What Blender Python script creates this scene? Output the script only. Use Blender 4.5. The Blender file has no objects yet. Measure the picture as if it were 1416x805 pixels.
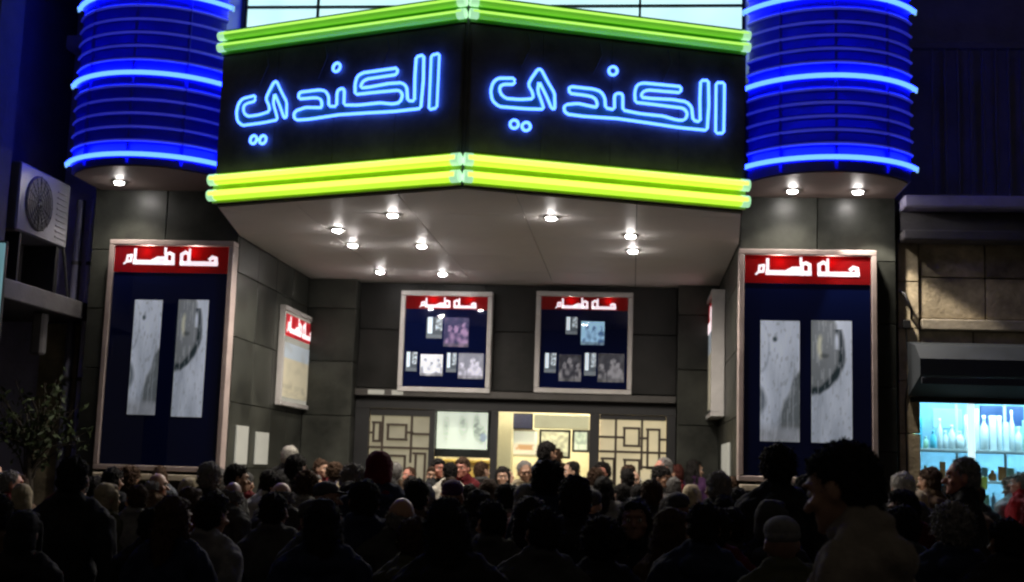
import bpy, bmesh, math, random
from mathutils import Vector, Matrix, noise
random.seed(4)
S = bpy.context.scene
COL = S.collection

# ------------------------------------------------------------------ camera
F_PX = 1750.0
YAW = math.atan(172 / F_PX); PITCH = math.atan(246 / F_PX); ROLL = 0.032
EYE = Vector((0, 0, 1.65))
_f0 = Vector((-math.sin(YAW), math.cos(YAW), 0)); _r0 = Vector((math.cos(YAW), math.sin(YAW), 0)); _z = Vector((0, 0, 1))
FWD = math.cos(PITCH) * _f0 + math.sin(PITCH) * _z
_u = -math.sin(PITCH) * _f0 + math.cos(PITCH) * _z
RGT = math.cos(ROLL) * _r0 + math.sin(ROLL) * _u
UPV = -math.sin(ROLL) * _r0 + math.cos(ROLL) * _u
cam = bpy.data.cameras.new('camera'); cam.lens = 36 * F_PX / 1416; cam.sensor_width = 36
cam.clip_start = 0.05; cam.clip_end = 2000
cam_o = bpy.data.objects.new('camera', cam); COL.objects.link(cam_o)
m = Matrix((RGT, UPV, -FWD)).transposed().to_4x4(); m.translation = EYE
cam_o.matrix_world = m
S.camera = cam_o
cam.dof.use_dof = True; cam.dof.focus_distance = 6.8; cam.dof.aperture_fstop = 3.4

# ------------------------------------------------------------------ night sky and exposure
w = bpy.data.worlds.new('World'); S.world = w; w.use_nodes = True
nt = w.node_tree; bg = nt.nodes['Background']
sky = nt.nodes.new('ShaderNodeTexSky'); sky.sky_type = 'NISHITA'; sky.sun_disc = False
sky.sun_elevation = math.radians(-6); sky.sun_rotation = math.radians(150)
mx_ = nt.nodes.new('ShaderNodeMix'); mx_.data_type = 'RGBA'; mx_.blend_type = 'ADD'; mx_.inputs[0].default_value = 1.0
mx_.inputs[7].default_value = (.62, .55, .47, 1)      # dim city glow on the night sky
nt.links.new(sky.outputs[0], mx_.inputs[6]); nt.links.new(mx_.outputs[2], bg.inputs[0]); bg.inputs[1].default_value = 0.055
S.view_settings.view_transform = 'Standard'; S.view_settings.look = 'None'
S.view_settings.exposure = 0; S.view_settings.gamma = 1
S.cycles.max_bounces = 6; S.cycles.diffuse_bounces = 3; S.cycles.glossy_bounces = 3
S.cycles.transparent_max_bounces = 8; S.cycles.sample_clamp_indirect = 2.0
S.cycles.caustics_reflective = False; S.cycles.caustics_refractive = False
S.cycles.use_denoising = True
S.cycles.pixel_filter_type = 'BLACKMAN_HARRIS'; S.cycles.filter_width = 2.2

# ------------------------------------------------------------------ placing helpers
def ray(x, y): return FWD + RGT * ((x - 708) / F_PX) - UPV * ((y - 402.5) / F_PX)
def at(x, y, Y):
    d = ray(x, y); return EYE + d * (Y / d.y)
def atZ(x, y, Z):
    d = ray(x, y); return EYE + d * ((Z - EYE.z) / d.z)
def atX(x, y, X):
    d = ray(x, y); return EYE + d * (X / d.x)
def atplane(x, y, p, n):
    d = ray(x, y); return EYE + d * ((p - EYE).dot(n) / d.dot(n))

# ------------------------------------------------------------------ materials
MATS = {}
def mat(name, col, rough=0.6, metal=0.0, var=0.15, scale=6.0, bump=0.0, bscale=60.0, spec=0.5, emis=None, es=0.0, col2=None, stretch=(1, 1, 1), tone=0.0):
    m = bpy.data.materials.new(name); m.use_nodes = True
    nt = m.node_tree; b = nt.nodes['Principled BSDF']
    b.inputs['Roughness'].default_value = rough; b.inputs['Metallic'].default_value = metal
    b.inputs['Specular IOR Level'].default_value = spec
    tc = nt.nodes.new('ShaderNodeTexCoord'); mp = nt.nodes.new('ShaderNodeMapping'); mp.inputs['Scale'].default_value = stretch
    nt.links.new(tc.outputs['Object'], mp.inputs[0])
    n = nt.nodes.new('ShaderNodeTexNoise'); n.inputs['Scale'].default_value = scale; n.inputs['Detail'].default_value = 6
    n.inputs['Roughness'].default_value = 0.65
    nt.links.new(mp.outputs[0], n.inputs['Vector'])
    r = nt.nodes.new('ShaderNodeValToRGB'); r.color_ramp.elements[0].position = 0.3; r.color_ramp.elements[1].position = 0.72
    c = Vector(col)
    lo = c * (1 - var); hi = Vector(col2) if col2 else c * (1 + var)
    r.color_ramp.elements[0].color = (*lo, 1); r.color_ramp.elements[1].color = (*[min(1, v) for v in hi], 1)
    nt.links.new(n.outputs[0], r.inputs[0]); nt.links.new(r.outputs[0], b.inputs['Base Color'])
    mr = nt.nodes.new('ShaderNodeMapRange'); mr.inputs[3].default_value = max(0.03, rough - 0.1); mr.inputs[4].default_value = min(1, rough + 0.12)
    nt.links.new(n.outputs[0], mr.inputs[0]); nt.links.new(mr.outputs[0], b.inputs['Roughness'])
    if tone:
        oi = nt.nodes.new('ShaderNodeObjectInfo'); m2 = nt.nodes.new('ShaderNodeMapRange'); m2.inputs[3].default_value = 1 - tone; m2.inputs[4].default_value = 1 + tone
        vm = nt.nodes.new('ShaderNodeVectorMath'); vm.operation = 'SCALE'
        nt.links.new(oi.outputs['Random'], m2.inputs[0]); nt.links.new(r.outputs[0], vm.inputs[0]); nt.links.new(m2.outputs[0], vm.inputs['Scale']); nt.links.new(vm.outputs[0], b.inputs['Base Color'])
        ad = nt.nodes.new('ShaderNodeVectorMath'); nt.links.new(tc.outputs['Object'], ad.inputs[0]); cx_ = nt.nodes.new('ShaderNodeMath'); cx_.operation = 'MULTIPLY'; cx_.inputs[1].default_value = 37
        nt.links.new(oi.outputs['Random'], cx_.inputs[0]); nt.links.new(cx_.outputs[0], ad.inputs[1]); nt.links.new(ad.outputs[0], mp.inputs[0])
    if bump:
        n2 = nt.nodes.new('ShaderNodeTexNoise'); n2.inputs['Scale'].default_value = bscale; n2.inputs['Detail'].default_value = 4
        nt.links.new(mp.outputs[0], n2.inputs['Vector'])
        bp = nt.nodes.new('ShaderNodeBump'); bp.inputs['Strength'].default_value = bump; bp.inputs['Distance'].default_value = 0.01
        nt.links.new(n2.outputs[0], bp.inputs['Height']); nt.links.new(bp.outputs[0], b.inputs['Normal'])
    if emis:
        b.inputs['Emission Color'].default_value = (*emis, 1); b.inputs['Emission Strength'].default_value = es
    MATS[name] = m
    return m
def emit(name, col, s, var=0.0, base=.6):
    m = bpy.data.materials.new(name); m.use_nodes = True; nt = m.node_tree
    b = nt.nodes['Principled BSDF']; b.inputs['Base Color'].default_value = (base, base, base * .92, 1)
    b.inputs['Roughness'].default_value = .25
    b.inputs['Emission Color'].default_value = (*col, 1); b.inputs['Emission Strength'].default_value = s
    if var:
        n = nt.nodes.new('ShaderNodeTexNoise'); n.inputs['Scale'].default_value = 3
        tc = nt.nodes.new('ShaderNodeTexCoord'); nt.links.new(tc.outputs['Object'], n.inputs['Vector'])
        mr = nt.nodes.new('ShaderNodeMapRange'); mr.inputs[3].default_value = s * (1 - var); mr.inputs[4].default_value = s * (1 + var)
        nt.links.new(n.outputs[0], mr.inputs[0]); nt.links.new(mr.outputs[0], b.inputs['Emission Strength'])
    MATS[name] = m
    return m
def printed(name, es=0.0, base=1.0, rough=0.35):
    """flat print carried by a colour attribute; es = how strongly it is backlit"""
    m = bpy.data.materials.new(name); m.use_nodes = True; nt = m.node_tree; b = nt.nodes['Principled BSDF']
    a = nt.nodes.new('ShaderNodeAttribute'); a.attribute_name = 'Print'
    nt.links.new(a.outputs['Color'], b.inputs['Base Color']); nt.links.new(a.outputs['Color'], b.inputs['Emission Color'])
    b.inputs['Emission Strength'].default_value = es; b.inputs['Roughness'].default_value = rough
    MATS[name] = m
    return m
def glassmat(name, tint=(.9, .95, .95), refl=0.08):
    m = bpy.data.materials.new(name); m.use_nodes = True; nt = m.node_tree; nt.nodes.clear()
    o = nt.nodes.new('ShaderNodeOutputMaterial'); t = nt.nodes.new('ShaderNodeBsdfTransparent'); t.inputs[0].default_value = (*tint, 1)
    g = nt.nodes.new('ShaderNodeBsdfGlossy'); g.inputs['Roughness'].default_value = 0.03; g.inputs[0].default_value = (1, 1, 1, 1)
    x = nt.nodes.new('ShaderNodeMixShader')
    lw = nt.nodes.new('ShaderNodeLayerWeight'); lw.inputs[0].default_value = 0.25
    mr = nt.nodes.new('ShaderNodeMapRange'); mr.inputs[3].default_value = refl; mr.inputs[4].default_value = 0.35
    nt.links.new(lw.outputs['Facing'], mr.inputs[0]); nt.links.new(mr.outputs[0], x.inputs[0])
    nt.links.new(t.outputs[0], x.inputs[1]); nt.links.new(g.outputs[0], x.inputs[2]); nt.links.new(x.outputs[0], o.inputs[0])
    MATS[name] = m
    return m

mat('asphalt', (.05, .05, .052), .8, bump=.6, bscale=90)
mat('paving', (.16, .155, .145), .6, bump=.3, scale=3)
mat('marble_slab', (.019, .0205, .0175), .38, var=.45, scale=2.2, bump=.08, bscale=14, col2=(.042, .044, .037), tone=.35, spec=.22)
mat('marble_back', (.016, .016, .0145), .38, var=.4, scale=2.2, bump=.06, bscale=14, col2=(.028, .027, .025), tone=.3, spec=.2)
mat('joint', (.025, .025, .024), .9)
mat('plaster_dark', (.09, .085, .09), .9, var=.35, scale=1.7, bump=.5, bscale=22)
mat('plaster_spill_blue', (.2, .2, .3), .9, var=.3, scale=1.4, bump=.5, bscale=22)  # blue tint stands in for neon spill on the wall
mat('plaster_spill_violet', (.42, .4, .6), .9, var=.3, scale=1.4, bump=.5, bscale=22)  # brighter violet tint, likewise painted for the blue neon spill
mat('stone', (.42, .345, .225), .88, tone=.25, var=.6, scale=3.5, bump=.8, bscale=26)
mat('stone_trim', (.44, .38, .28), .85, var=.25, scale=4, bump=.6, bscale=30)
mat('ceiling_paint', (.8, .76, .74), .5, spec=.3, var=.06, scale=1.2, bump=.03)
mat('tower_paint', (.03, .04, .9), .4, var=.12, scale=2.5, bump=.04)
mat('tower_soffit', (.2, .16, .15), .5, var=.15)
mat('board_black', (.07, .08, .13), .55, var=.5, scale=2.2, col2=(.17, .17, .2))
mat('channel_green', (.12, .4, .05), .4)
mat('channel_lime', (.4, .6, .08), .4)
mat('aluminium', (.5, .48, .465), .42, metal=.15, var=.1, scale=8)
mat('case_frame', (.36, .29, .27), .45, metal=.2, var=.2, scale=5); mat('dark_metal', (.01, .01, .011), .5)
mat('rail_metal', (.13, .13, .2), .5, metal=.3)
mat('white_enamel', (.13, .13, .15), .4, var=.1)
mat('fan_grille', (.02, .02, .025), .5)
mat('wood_brown', (.12, .06, .035), .5, var=.3, stretch=(1, 1, 8))
mat('lintel_metal', (.075, .07, .065), .4, metal=.4)
mat('cream_wall', (.84, .74, .5), .7, var=.06)
mat('counter_yellow', (.85, .6, .16), .5)
mat('lobby_floor', (.3, .25, .2), .25); mat('brown_metal', (.05, .035, .025), .5, metal=.2)
mat('canvas_dark', (.03, .034, .045), .8, var=.2)
mat('awning_grey', (.03, .036, .042), .7, var=.2)
mat('shelf_white', (.55, .6, .62), .4)
mat('bark', (.05, .04, .03), .9, bump=.8)
mat('leaf', (.04, .06, .02), .6, var=.4)
mat('film_navy', (.008, .012, .06), .22, var=.5, scale=1.5, col2=(.01, .025, .12), emis=(.004, .01, .06), es=.12)
mat('film_dark', (.012, .014, .04), .3)
mat('case_black', (.008, .008, .012), .35)
emit('neon_blue', (.18, .55, 16), 1.2)
emit('neon_letter', (.26, .72, 5.0), 1.2)
emit('neon_dim', (.012, .016, .42), .7, .5)
emit('neon_lime', (.75, 1.0, .12), 1.5)
emit('neon_lime_wide', (.52, .9, .03), 1.15, .15)
emit('neon_green', (.5, 1.0, .12), 1.1)
emit('neon_green_wide', (.085, .38, .012), .95, .15)
emit('tube_end', (.5, 1.0, .55), .75)
emit('tube_end_cyan', (.3, .75, 1.0), .7)
emit('lit_glass', (.58, .93, .97), 1.15, .2)
emit('lamp_face', (1.0, .94, .9), 270)
emit('white_letter', (1.0, .8, .84), 1.1)
emit('paper_glow', (.75, .72, .6), .32, .25, .2)  # paper with a faint glow put into its own colour
emit('cold_lamp', (.5, .85, 1.0), 62); emit('cold_strip', (.7, .95, 1.0), 1.1)
emit('warm_lamp', (1.0, .87, .64), 140)
emit('frosted_cream', (.8, .66, .38), .62, .35, .12); emit('frosted_dim', (.66, .58, .36), .34, .5, .12)
emit('side_sign', (.28, .6, .68), .4, .3, .2)
printed('print_lit', .8); printed('print_paper', .3, rough=.2); printed('print_dim', .35); printed('print_side', .26); printed('print_screen', 1.05)
glassmat('clear_glass'); glassmat('case_glass', (.96, .97, 1), .015)
def translucent(name, col):
    m = bpy.data.materials.new(name); m.use_nodes = True; nt = m.node_tree; nt.nodes.clear()
    o = nt.nodes.new('ShaderNodeOutputMaterial'); t = nt.nodes.new('ShaderNodeBsdfTranslucent'); t.inputs[0].default_value = (*col, 1)
    d = nt.nodes.new('ShaderNodeBsdfDiffuse'); d.inputs[0].default_value = (*[c * .6 for c in col], 1)
    x = nt.nodes.new('ShaderNodeMixShader'); x.inputs[0].default_value = .35
    nt.links.new(t.outputs[0], x.inputs[1]); nt.links.new(d.outputs[0], x.inputs[2]); nt.links.new(x.outputs[0], o.inputs[0])
    MATS[name] = m
translucent('red_film', (.75, .03, .035)); translucent('navy_film', (.012, .028, .19)); mat('letter_glow_plate', (.06, .2, .16), .5)

# ------------------------------------------------------------------ mesh builder
class MB:
    def __init__(s): s.v = []; s.f = []; s.sm = []
    def add(s, vs, fs, smooth=False):
        o = len(s.v); s.v += [tuple(v) for v in vs]; s.f += [tuple(i + o for i in f) for f in fs]; s.sm += [smooth] * len(fs); return s
    def box(s, a, b, M=None):
        (x0, y0, z0), (x1, y1, z1) = a, b
        vs = [Vector(p) for p in ((x0, y0, z0), (x1, y0, z0), (x1, y1, z0), (x0, y1, z0), (x0, y0, z1), (x1, y0, z1), (x1, y1, z1), (x0, y1, z1))]
        if M: vs = [M @ v for v in vs]
        return s.add(vs, [(0, 3, 2, 1), (4, 5, 6, 7), (0, 1, 5, 4), (1, 2, 6, 5), (2, 3, 7, 6), (3, 0, 4, 7)])
    def bbox(s, a, b, c=.004):
        """box with chamfered long edges"""
        bm = bmesh.new(); bmesh.ops.create_cube(bm, size=1)
        for v in bm.verts: v.co = Vector([a[i] + (v.co[i] + .5) * (b[i] - a[i]) for i in range(3)])
        bmesh.ops.bevel(bm, geom=bm.edges[:], offset=c, segments=1, affect='EDGES')
        bm.verts.index_update()
        s.add([v.co.copy() for v in bm.verts], [[v.index for v in f.verts] for f in bm.faces]); bm.free(); return s
    def xf(s, M): s.v = [tuple(M @ Vector(v)) for v in s.v]; return s
    def prism(s, pts, z0, z1):
        n = len(pts); vs = [(p[0], p[1], z0) for p in pts] + [(p[0], p[1], z1) for p in pts]
        fs = [tuple(reversed(range(n))), tuple(range(n, 2 * n))] + [(i, (i + 1) % n, n + (i + 1) % n, n + i) for i in range(n)]
        return s.add(vs, fs)
    def tube(s, path, r, n=8, closed=False, caps=True):
        P = [Vector(p) for p in path]; N = len(P); rings = []
        t0 = (P[1] - P[0]).normalized(); a = Vector((0, 0, 1)) if abs(t0.z) < .9 else Vector((1, 0, 0))
        nrm = (a - t0 * a.dot(t0)).normalized()
        for i in range(N):
            if closed: t = (P[(i + 1) % N] - P[i - 1]).normalized()
            else: t = (P[min(i + 1, N - 1)] - P[max(i - 1, 0)]).normalized()
            nrm = (nrm - t * nrm.dot(t)).normalized(); b = t.cross(nrm)
            rr = r[i] if isinstance(r, (list, tuple)) else r
            rings.append([P[i] + rr * (math.cos(k * math.tau / n) * nrm + math.sin(k * math.tau / n) * b) for k in range(n)])
        vs = [v for R in rings for v in R]; fs = []
        for i in range(N if closed else N - 1):
            j = (i + 1) % N
            for k in range(n): fs.append((i * n + k, i * n + (k + 1) % n, j * n + (k + 1) % n, j * n + k))
        s.add(vs, fs, True)
        if not closed and caps: s.add([v for v in rings[0]], [tuple(reversed(range(n)))]); s.add([v for v in rings[-1]], [tuple(range(n))])
        return s
    def lathe(s, prof, n=16, M=None, sm=True):
        vs = []; fs = []
        for (r, z) in prof: vs += [Vector((r * math.cos(k * math.tau / n), r * math.sin(k * math.tau / n), z)) for k in range(n)]
        for i in range(len(prof) - 1):
            for k in range(n): fs.append((i * n + k, i * n + (k + 1) % n, (i + 1) * n + (k + 1) % n, (i + 1) * n + k))
        fs.append(tuple(reversed(range(n)))); fs.append(tuple(range((len(prof) - 1) * n, len(prof) * n)))
        if M: vs = [M @ v for v in vs]
        return s.add(vs, fs, sm)
    def ell(s, c, r, M=None, n=16, k=10):
        prof = []; vs = []; fs = []
        for i in range(k + 1):
            a = -math.pi / 2 + math.pi * (i + (0.02 if i == 0 else -0.02 if i == k else 0)) / k
            prof.append((math.cos(a), math.sin(a)))
        for (q, z) in prof: vs += [Vector((c[0] + r[0] * q * math.cos(j * math.tau / n), c[1] + r[1] * q * math.sin(j * math.tau / n), c[2] + r[2] * z)) for j in range(n)]
        for i in range(k):
            for j in range(n): fs.append((i * n + j, i * n + (j + 1) % n, (i + 1) * n + (j + 1) % n, (i + 1) * n + j))
        fs.append(tuple(reversed(range(n)))); fs.append(tuple(range(k * n, (k + 1) * n)))
        if M: vs = [M @ v for v in vs]
        return s.add(vs, fs, True)
    def cap(s, p0, p1, r0, r1, M=None, n=12):
        p0 = Vector(p0); p1 = Vector(p1)
        if M: p0 = M @ p0; p1 = M @ p1
        d = p1 - p0; L = max(d.length, 1e-5); q = d.normalized().to_track_quat('Z', 'Y').to_matrix().to_4x4(); q.translation = p0
        prof = [(max(r0 * math.cos(a), 1e-4), r0 * math.sin(a)) for a in (-1.55, -1.1, -.7, -.35, 0)] + [(max(r1 * math.cos(a), 1e-4), L + r1 * math.sin(a)) for a in (0, .35, .7, 1.1, 1.55)]
        return s.lathe(prof, n, q)
    def mesh(s, name, m=None):
        me = bpy.data.meshes.new(name); me.from_pydata(s.v, [], s.f)
        me.polygons.foreach_set('use_smooth', s.sm); me.update()
        if m: me.materials.append(MATS[m] if isinstance(m, str) else m)
        return me
    def build(s, name, m, parent=None, M=None):
        o = bpy.data.objects.new(name, s.mesh(name, m)); COL.objects.link(o)
        if M is not None: o.matrix_world = M
        if parent: o.parent = parent
        return o
def tag(o, label=None, cat=None, group=None, kind=None):
    if label: o['label'] = label
    if cat: o['category'] = cat
    if group: o['group'] = group
    if kind: o['kind'] = kind
    return o
def thing(name, loc, label, cat, group=None):
    o = bpy.data.objects.new(name, None); COL.objects.link(o); o.location = loc; o.empty_display_size = .1
    tag(o, label, cat, group)
    bpy.context.view_layer.update(); return o
def part(mb, name, m, root):
    """geometry given in world coordinates, stored relative to its thing"""
    o = bpy.data.objects.new(name, mb.mesh(name, m)); COL.objects.link(o)
    o.parent = root
    base = root
    off = Vector((0, 0, 0))
    while base: off += base.location; base = base.parent
    for v in o.data.vertices: v.co -= off
    return o
def link_mesh(me, name, parent, loc, rot=None, scl=None):
    o = bpy.data.objects.new(name, me); COL.objects.link(o); o.parent = parent
    base = parent; off = Vector((0, 0, 0))
    while base: off += base.location; base = base.parent
    o.location = Vector(loc) - off
    if rot: o.rotation_euler = rot
    if scl: o.scale = scl
    return o
def slabs(parent, name, m, O, U, V, N, us, vs, th=.03, gap=.008, jitter=.004):
    """slabs laid on a wall: O origin, U/V unit axes, N outward; us/vs joint positions"""
    cache = {}
    for i in range(len(us) - 1):
        for j in range(len(vs) - 1):
            a, b = us[i] + gap / 2, us[i + 1] - gap / 2; c, d = vs[j] + gap / 2, vs[j + 1] - gap / 2
            if b - a < .02 or d - c < .02: continue
            k = (round(b - a, 3), round(d - c, 3))
            if k not in cache:
                mb = MB(); mb.bbox((0, 0, 0), (b - a, d - c, th), min(.004, th / 3))
                R = Matrix((U, V, N)).transposed().to_4x4()
                mb.v = [tuple(R @ Vector(v)) for v in mb.v]
                cache[k] = mb.mesh(name, m)
            link_mesh(cache[k], name, parent, Vector(O) + U * a + V * c + N * random.uniform(0, jitter))
X_, Y_, Z_ = Vector((1, 0, 0)), Vector((0, 1, 0)), Vector((0, 0, 1))
def rng(a, b, n): return [a + (b - a) * i / n for i in range(n + 1)]
def strip(path, z0, z1, closed=False):
    """vertical ribbon following a plan path, with two skins"""
    mb = MB(); n = len(path)
    mb.add([(p[0], p[1], z0) for p in path] + [(p[0], p[1], z1) for p in path], [(i, i + 1, n + i + 1, n + i) for i in range(n - 1)], True)
    return mb

# ------------------------------------------------------------------ main dimensions (metres)
FP, BP, DP = 12.2, 15.0, 15.25          # pillar front, pilaster front, door line
XL, XR = -3.97, 1.0                      # recess side walls
SOFF = 3.88                               # canopy soffit
TS = 4.34                                # tower soffit
CX = (XL + XR) / 2

# ------------------------------------------------------------------ ground
tag(MB().box((-60, -60, -.3), (60, 7.0, 0)).build('road', 'asphalt'), kind='structure')
pv = tag(MB().box((-60, 7.15, -.3), (60, 14.2, .09)).build('pavement', 'joint'), kind='structure')
fl = MB().bbox((0, 0, 0), (.492, .492, .035), .004).mesh('paving_stone', 'paving')
for i in range(-12, 8):
    for j in range(0, 10):
        link_mesh(fl, 'paving_stone', pv, (i * .5, 7.16 + j * .5, .088 + random.uniform(0, .003)))
kb = tag(MB().box((-60, 7.0, -.3), (60, 7.148, .06)).build('kerb', 'joint'), kind='structure')
ks = MB().bbox((0, 0, 0), (.99, .15, .2), .012).mesh('kerb_stone', 'paving')
for i in range(-9, 9): link_mesh(ks, 'kerb_stone', kb, (i * 1.0, 6.998, -.07))
tag(MB().box((-60, 18.5, -.3), (60, 300, -.01)).build('ground', 'asphalt'), kind='structure')

# ------------------------------------------------------------------ cinema building
cin = thing('cinema_building', (CX, FP, 0), 'grey marble clad cinema front with recessed entrance between two broad pillars', 'building')
ptop = TS + .02
def pillar(x0, x1):
    p = part(MB().box((x0 + .03, FP + .03, .12), (x1 - .03, BP + .5, ptop)), 'pillar', 'joint', cin)
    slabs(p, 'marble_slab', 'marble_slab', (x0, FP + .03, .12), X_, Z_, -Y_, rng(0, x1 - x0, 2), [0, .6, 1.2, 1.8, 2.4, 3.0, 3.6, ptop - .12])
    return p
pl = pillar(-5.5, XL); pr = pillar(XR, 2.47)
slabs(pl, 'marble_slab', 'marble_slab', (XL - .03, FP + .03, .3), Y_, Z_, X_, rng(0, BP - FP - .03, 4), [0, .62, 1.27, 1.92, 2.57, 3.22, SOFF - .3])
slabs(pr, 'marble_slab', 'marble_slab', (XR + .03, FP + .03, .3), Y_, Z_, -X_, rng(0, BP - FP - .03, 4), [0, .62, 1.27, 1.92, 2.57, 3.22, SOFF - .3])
# pilasters either side of the doors
pxl = at(490, 470, BP).x; pxr = at(937, 470, BP).x
pz = [0, .62, 1.27, 1.92, 2.57, 3.22, SOFF - .3]
a = part(MB().box((XL - .02, BP + .03, .3), (pxl - .03, 16.2, SOFF + .05)), 'pilaster', 'joint', cin)
slabs(a, 'marble_slab', 'marble_slab', (XL + .002, BP + .03, .3), X_, Z_, -Y_, [0, pxl - XL], pz)
slabs(a, 'marble_slab', 'marble_slab', (pxl - .03, BP + .035, .3), Y_, Z_, X_, [0, .2], pz)
a = part(MB().box((pxr + .03, BP + .03, .3), (XR + .02, 16.2, SOFF + .05)), 'pilaster', 'joint', cin)
slabs(a, 'marble_slab', 'marble_slab', (pxr, BP + .03, .3), X_, Z_, -Y_, [0, XR - pxr], pz)
# wall above the doors
LZ = at(717, 553, DP).z
a = part(MB().box((pxl - .02, DP + .03, LZ + .02), (pxr + .02, 15.6, SOFF + .05)), 'wall', 'joint', cin)
slabs(a, 'marble_slab', 'marble_back', (pxl + .002, DP + .03, LZ + .1), X_, Z_, -Y_, rng(0, pxr - pxl - .004, 5), [0, .72, SOFF - LZ - .1])
# lintel band and its two paper notices
LW0 = pxl + .005; LW1 = pxr - .005
part(MB().bbox((LW0, DP - .12, LZ), (LW1, DP + .028, LZ + .085), .006), 'lintel', 'lintel_metal', cin)
for (px, wd) in ((515, .2), (548, .14)):
    p = at(px, 553, DP - .125)
    part(MB().box((p.x - .06, DP - .127, LZ + .015), (p.x - .06 + wd, DP - .122, LZ + .07)), 'notice', 'paper_glow', cin)
# soffit
foy = part(MB().box((XL - .0, FP - .9, .124), (XR + .0, DP + .6, .3)), 'foyer_step', 'paving', cin)
# upper wall above the canopy and towers
part(MB().box((-5.5, 12.6, TS + .03), (2.5, 12.9, 9.0)), 'upper_wall', 'plaster_dark', cin)
# doors : frame
d0, d1 = at(500, 600, DP).x, at(934, 600, DP).x
dz = LZ - .004; ft = .3
door = part(MB().box((pxl + .001, DP, dz - .14), (pxr - .001, DP + .1, dz)), 'door_frame', 'dark_metal', cin)
def px(x, y=600): return at(x, y, DP).x
def pzv(x, y): return at(x, y, DP).z
for (a0, a1) in ((500, 510), (593, 601), (678, 688), (815, 829), (921, 934)):
    part(MB().box((px(a0) + .002 if a0 > 500 else pxl + .003, DP + .002, ft), (px(a1) - .002 if a0 < 921 else pxr - .003, DP + .098, dz - .142)), 'door_post', 'dark_metal', door)
def grille_panel(x0, x1, ytop, rects, lines):
    X0, X1 = px(x0), px(x1)
    ztop = pzv((x0 + x1) / 2, ytop)
    pane = part(MB().box((X0 + .003, DP + .06, ft), (X1 - .003, DP + .068, dz - .142)), 'frosted_pane', 'frosted_cream' if x0 > 700 else 'frosted_dim', door)
    part(MB().box((X0 + .001, DP + .03, ztop), (X1 - .001, DP + .055, dz - .143)), 'top_rail', 'dark_metal', door)
    g = MB(); t = .014
    def bar(ax, ay, bx, by):
        A, B = at(ax, ay, DP + .04), at(bx, by, DP + .04)
        if abs(ax - bx) < abs(ay - by): g.box((A.x - t, DP + .03, min(A.z, B.z)), (A.x + t, DP + .05, max(A.z, B.z)))
        else: g.box((min(A.x, B.x) - t, DP + .028, A.z - t), (max(A.x, B.x) + t, DP + .048, A.z + t))
    for (a_, b_, c_, d_) in rects:
        bar(a_, b_, c_, b_); bar(c_, b_, c_, d_); bar(c_, d_, a_, d_); bar(a_, d_, a_, b_)
    for l in lines: bar(*l)
    part(g, 'grille', 'brown_metal', door)
grille_panel(829, 921, 581, [(863, 592, 884, 617), (895, 594, 912, 648), (832, 634, 849, 700), (863, 636, 884, 700)],
             [(852, 578, 852, 740), (888, 580, 888, 650), (829, 604, 863, 605), (829, 624, 921, 628), (884, 606, 895, 606), (912, 608, 921, 608), (884, 646, 921, 648), (905, 650, 905, 740)])
grille_panel(510, 593, 575, [(536, 587, 562, 608), (516, 584, 526, 610), (572, 627, 588, 700), (536, 630, 560, 700)],
             [(530, 575, 530, 740), (570, 575, 570, 640), (570, 600, 593, 600), (510, 618, 593, 620), (562, 598, 570, 598), (510, 598, 516, 598)])
part(MB().box((pxl - .02, DP + .105, dz - .13), (pxr + .02, 15.6, LZ + .0195)), 'head_leak_filler', 'dark_metal', door)  # dark filler added to block lobby light leaking past the frame
part(MB().box((pxl - .029, DP + .105, ft), (pxl + .02, 15.6, dz - .131)), 'side_leak_filler', 'dark_metal', door)  # upright fillers added on both sides against the same leak
part(MB().box((pxr - .02, DP + .105, ft), (pxr + .029, 15.6, dz - .131)), 'side_leak_filler', 'dark_metal', door)
# central glazed leaves
for (a0, a1) in ((601, 678), (688, 815)):
    part(MB().box((px(a0) + .002, DP + .05, ft), (px(a1) - .002, DP + .058, dz - .144)), 'glass_pane', 'clear_glass', door)

# ------------------------------------------------------------------ lobby behind the doors
lob = thing('lobby_room', (CX, 17, .1), 'cream lit ticket lobby seen through the glass doors', 'room')
part(MB().box((d0 - .3, 15.4, .1), (d1 + .3, 18.3, .29)), 'floor', 'lobby_floor', lob)
part(MB().box((d0 - .4, 18.0, .3), (d1 + .4, 18.2, 3.0)), 'back_wall', 'cream_wall', lob)
part(MB().box((d0 - .1, 15.65, .295), (d0, 18, 3.0)), 'side_wall', 'cream_wall', lob)
part(MB().box((d1, 15.65, .295), (d1 + .1, 18, 3.0)), 'side_wall', 'cream_wall', lob)
part(MB().box((d0 - .1, 15.65, 3.0), (d1 + .1, 18.1, 3.1)), 'ceiling', 'cream_wall', lob)
a = at(685, 640, 16.0).x; b = at(706, 640, 16.0).x
part(MB().box((a, 16.0, .3), (b, 16.3, 2.99)), 'column', 'cream_wall', lob)
for i, (x, y) in enumerate(((-2.4, 15.85), (-1.4, 15.8), (-.3, 15.85), (-2.0, 17.4), (-.8, 17.4))):
    lp = thing('ceiling_lamp', (x, y, 2.99), ['round warm lobby ceiling lamp nearest the left grille panel', 'round warm lobby ceiling lamp in front of the cream column', 'round warm lobby ceiling lamp nearest the right grille panel', 'round warm rear lobby ceiling lamp above the yellow counter', 'round warm rear lobby ceiling lamp above the hanging pictures'][i], 'lamp', 'round lamps in the lobby ceiling')
    part(MB().lathe([(.14, 2.93), (.15, 2.95), (.15, 2.995)], 16, Matrix.Translation((x, y, 0))), 'lamp_disc', 'warm_lamp', lp)
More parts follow.
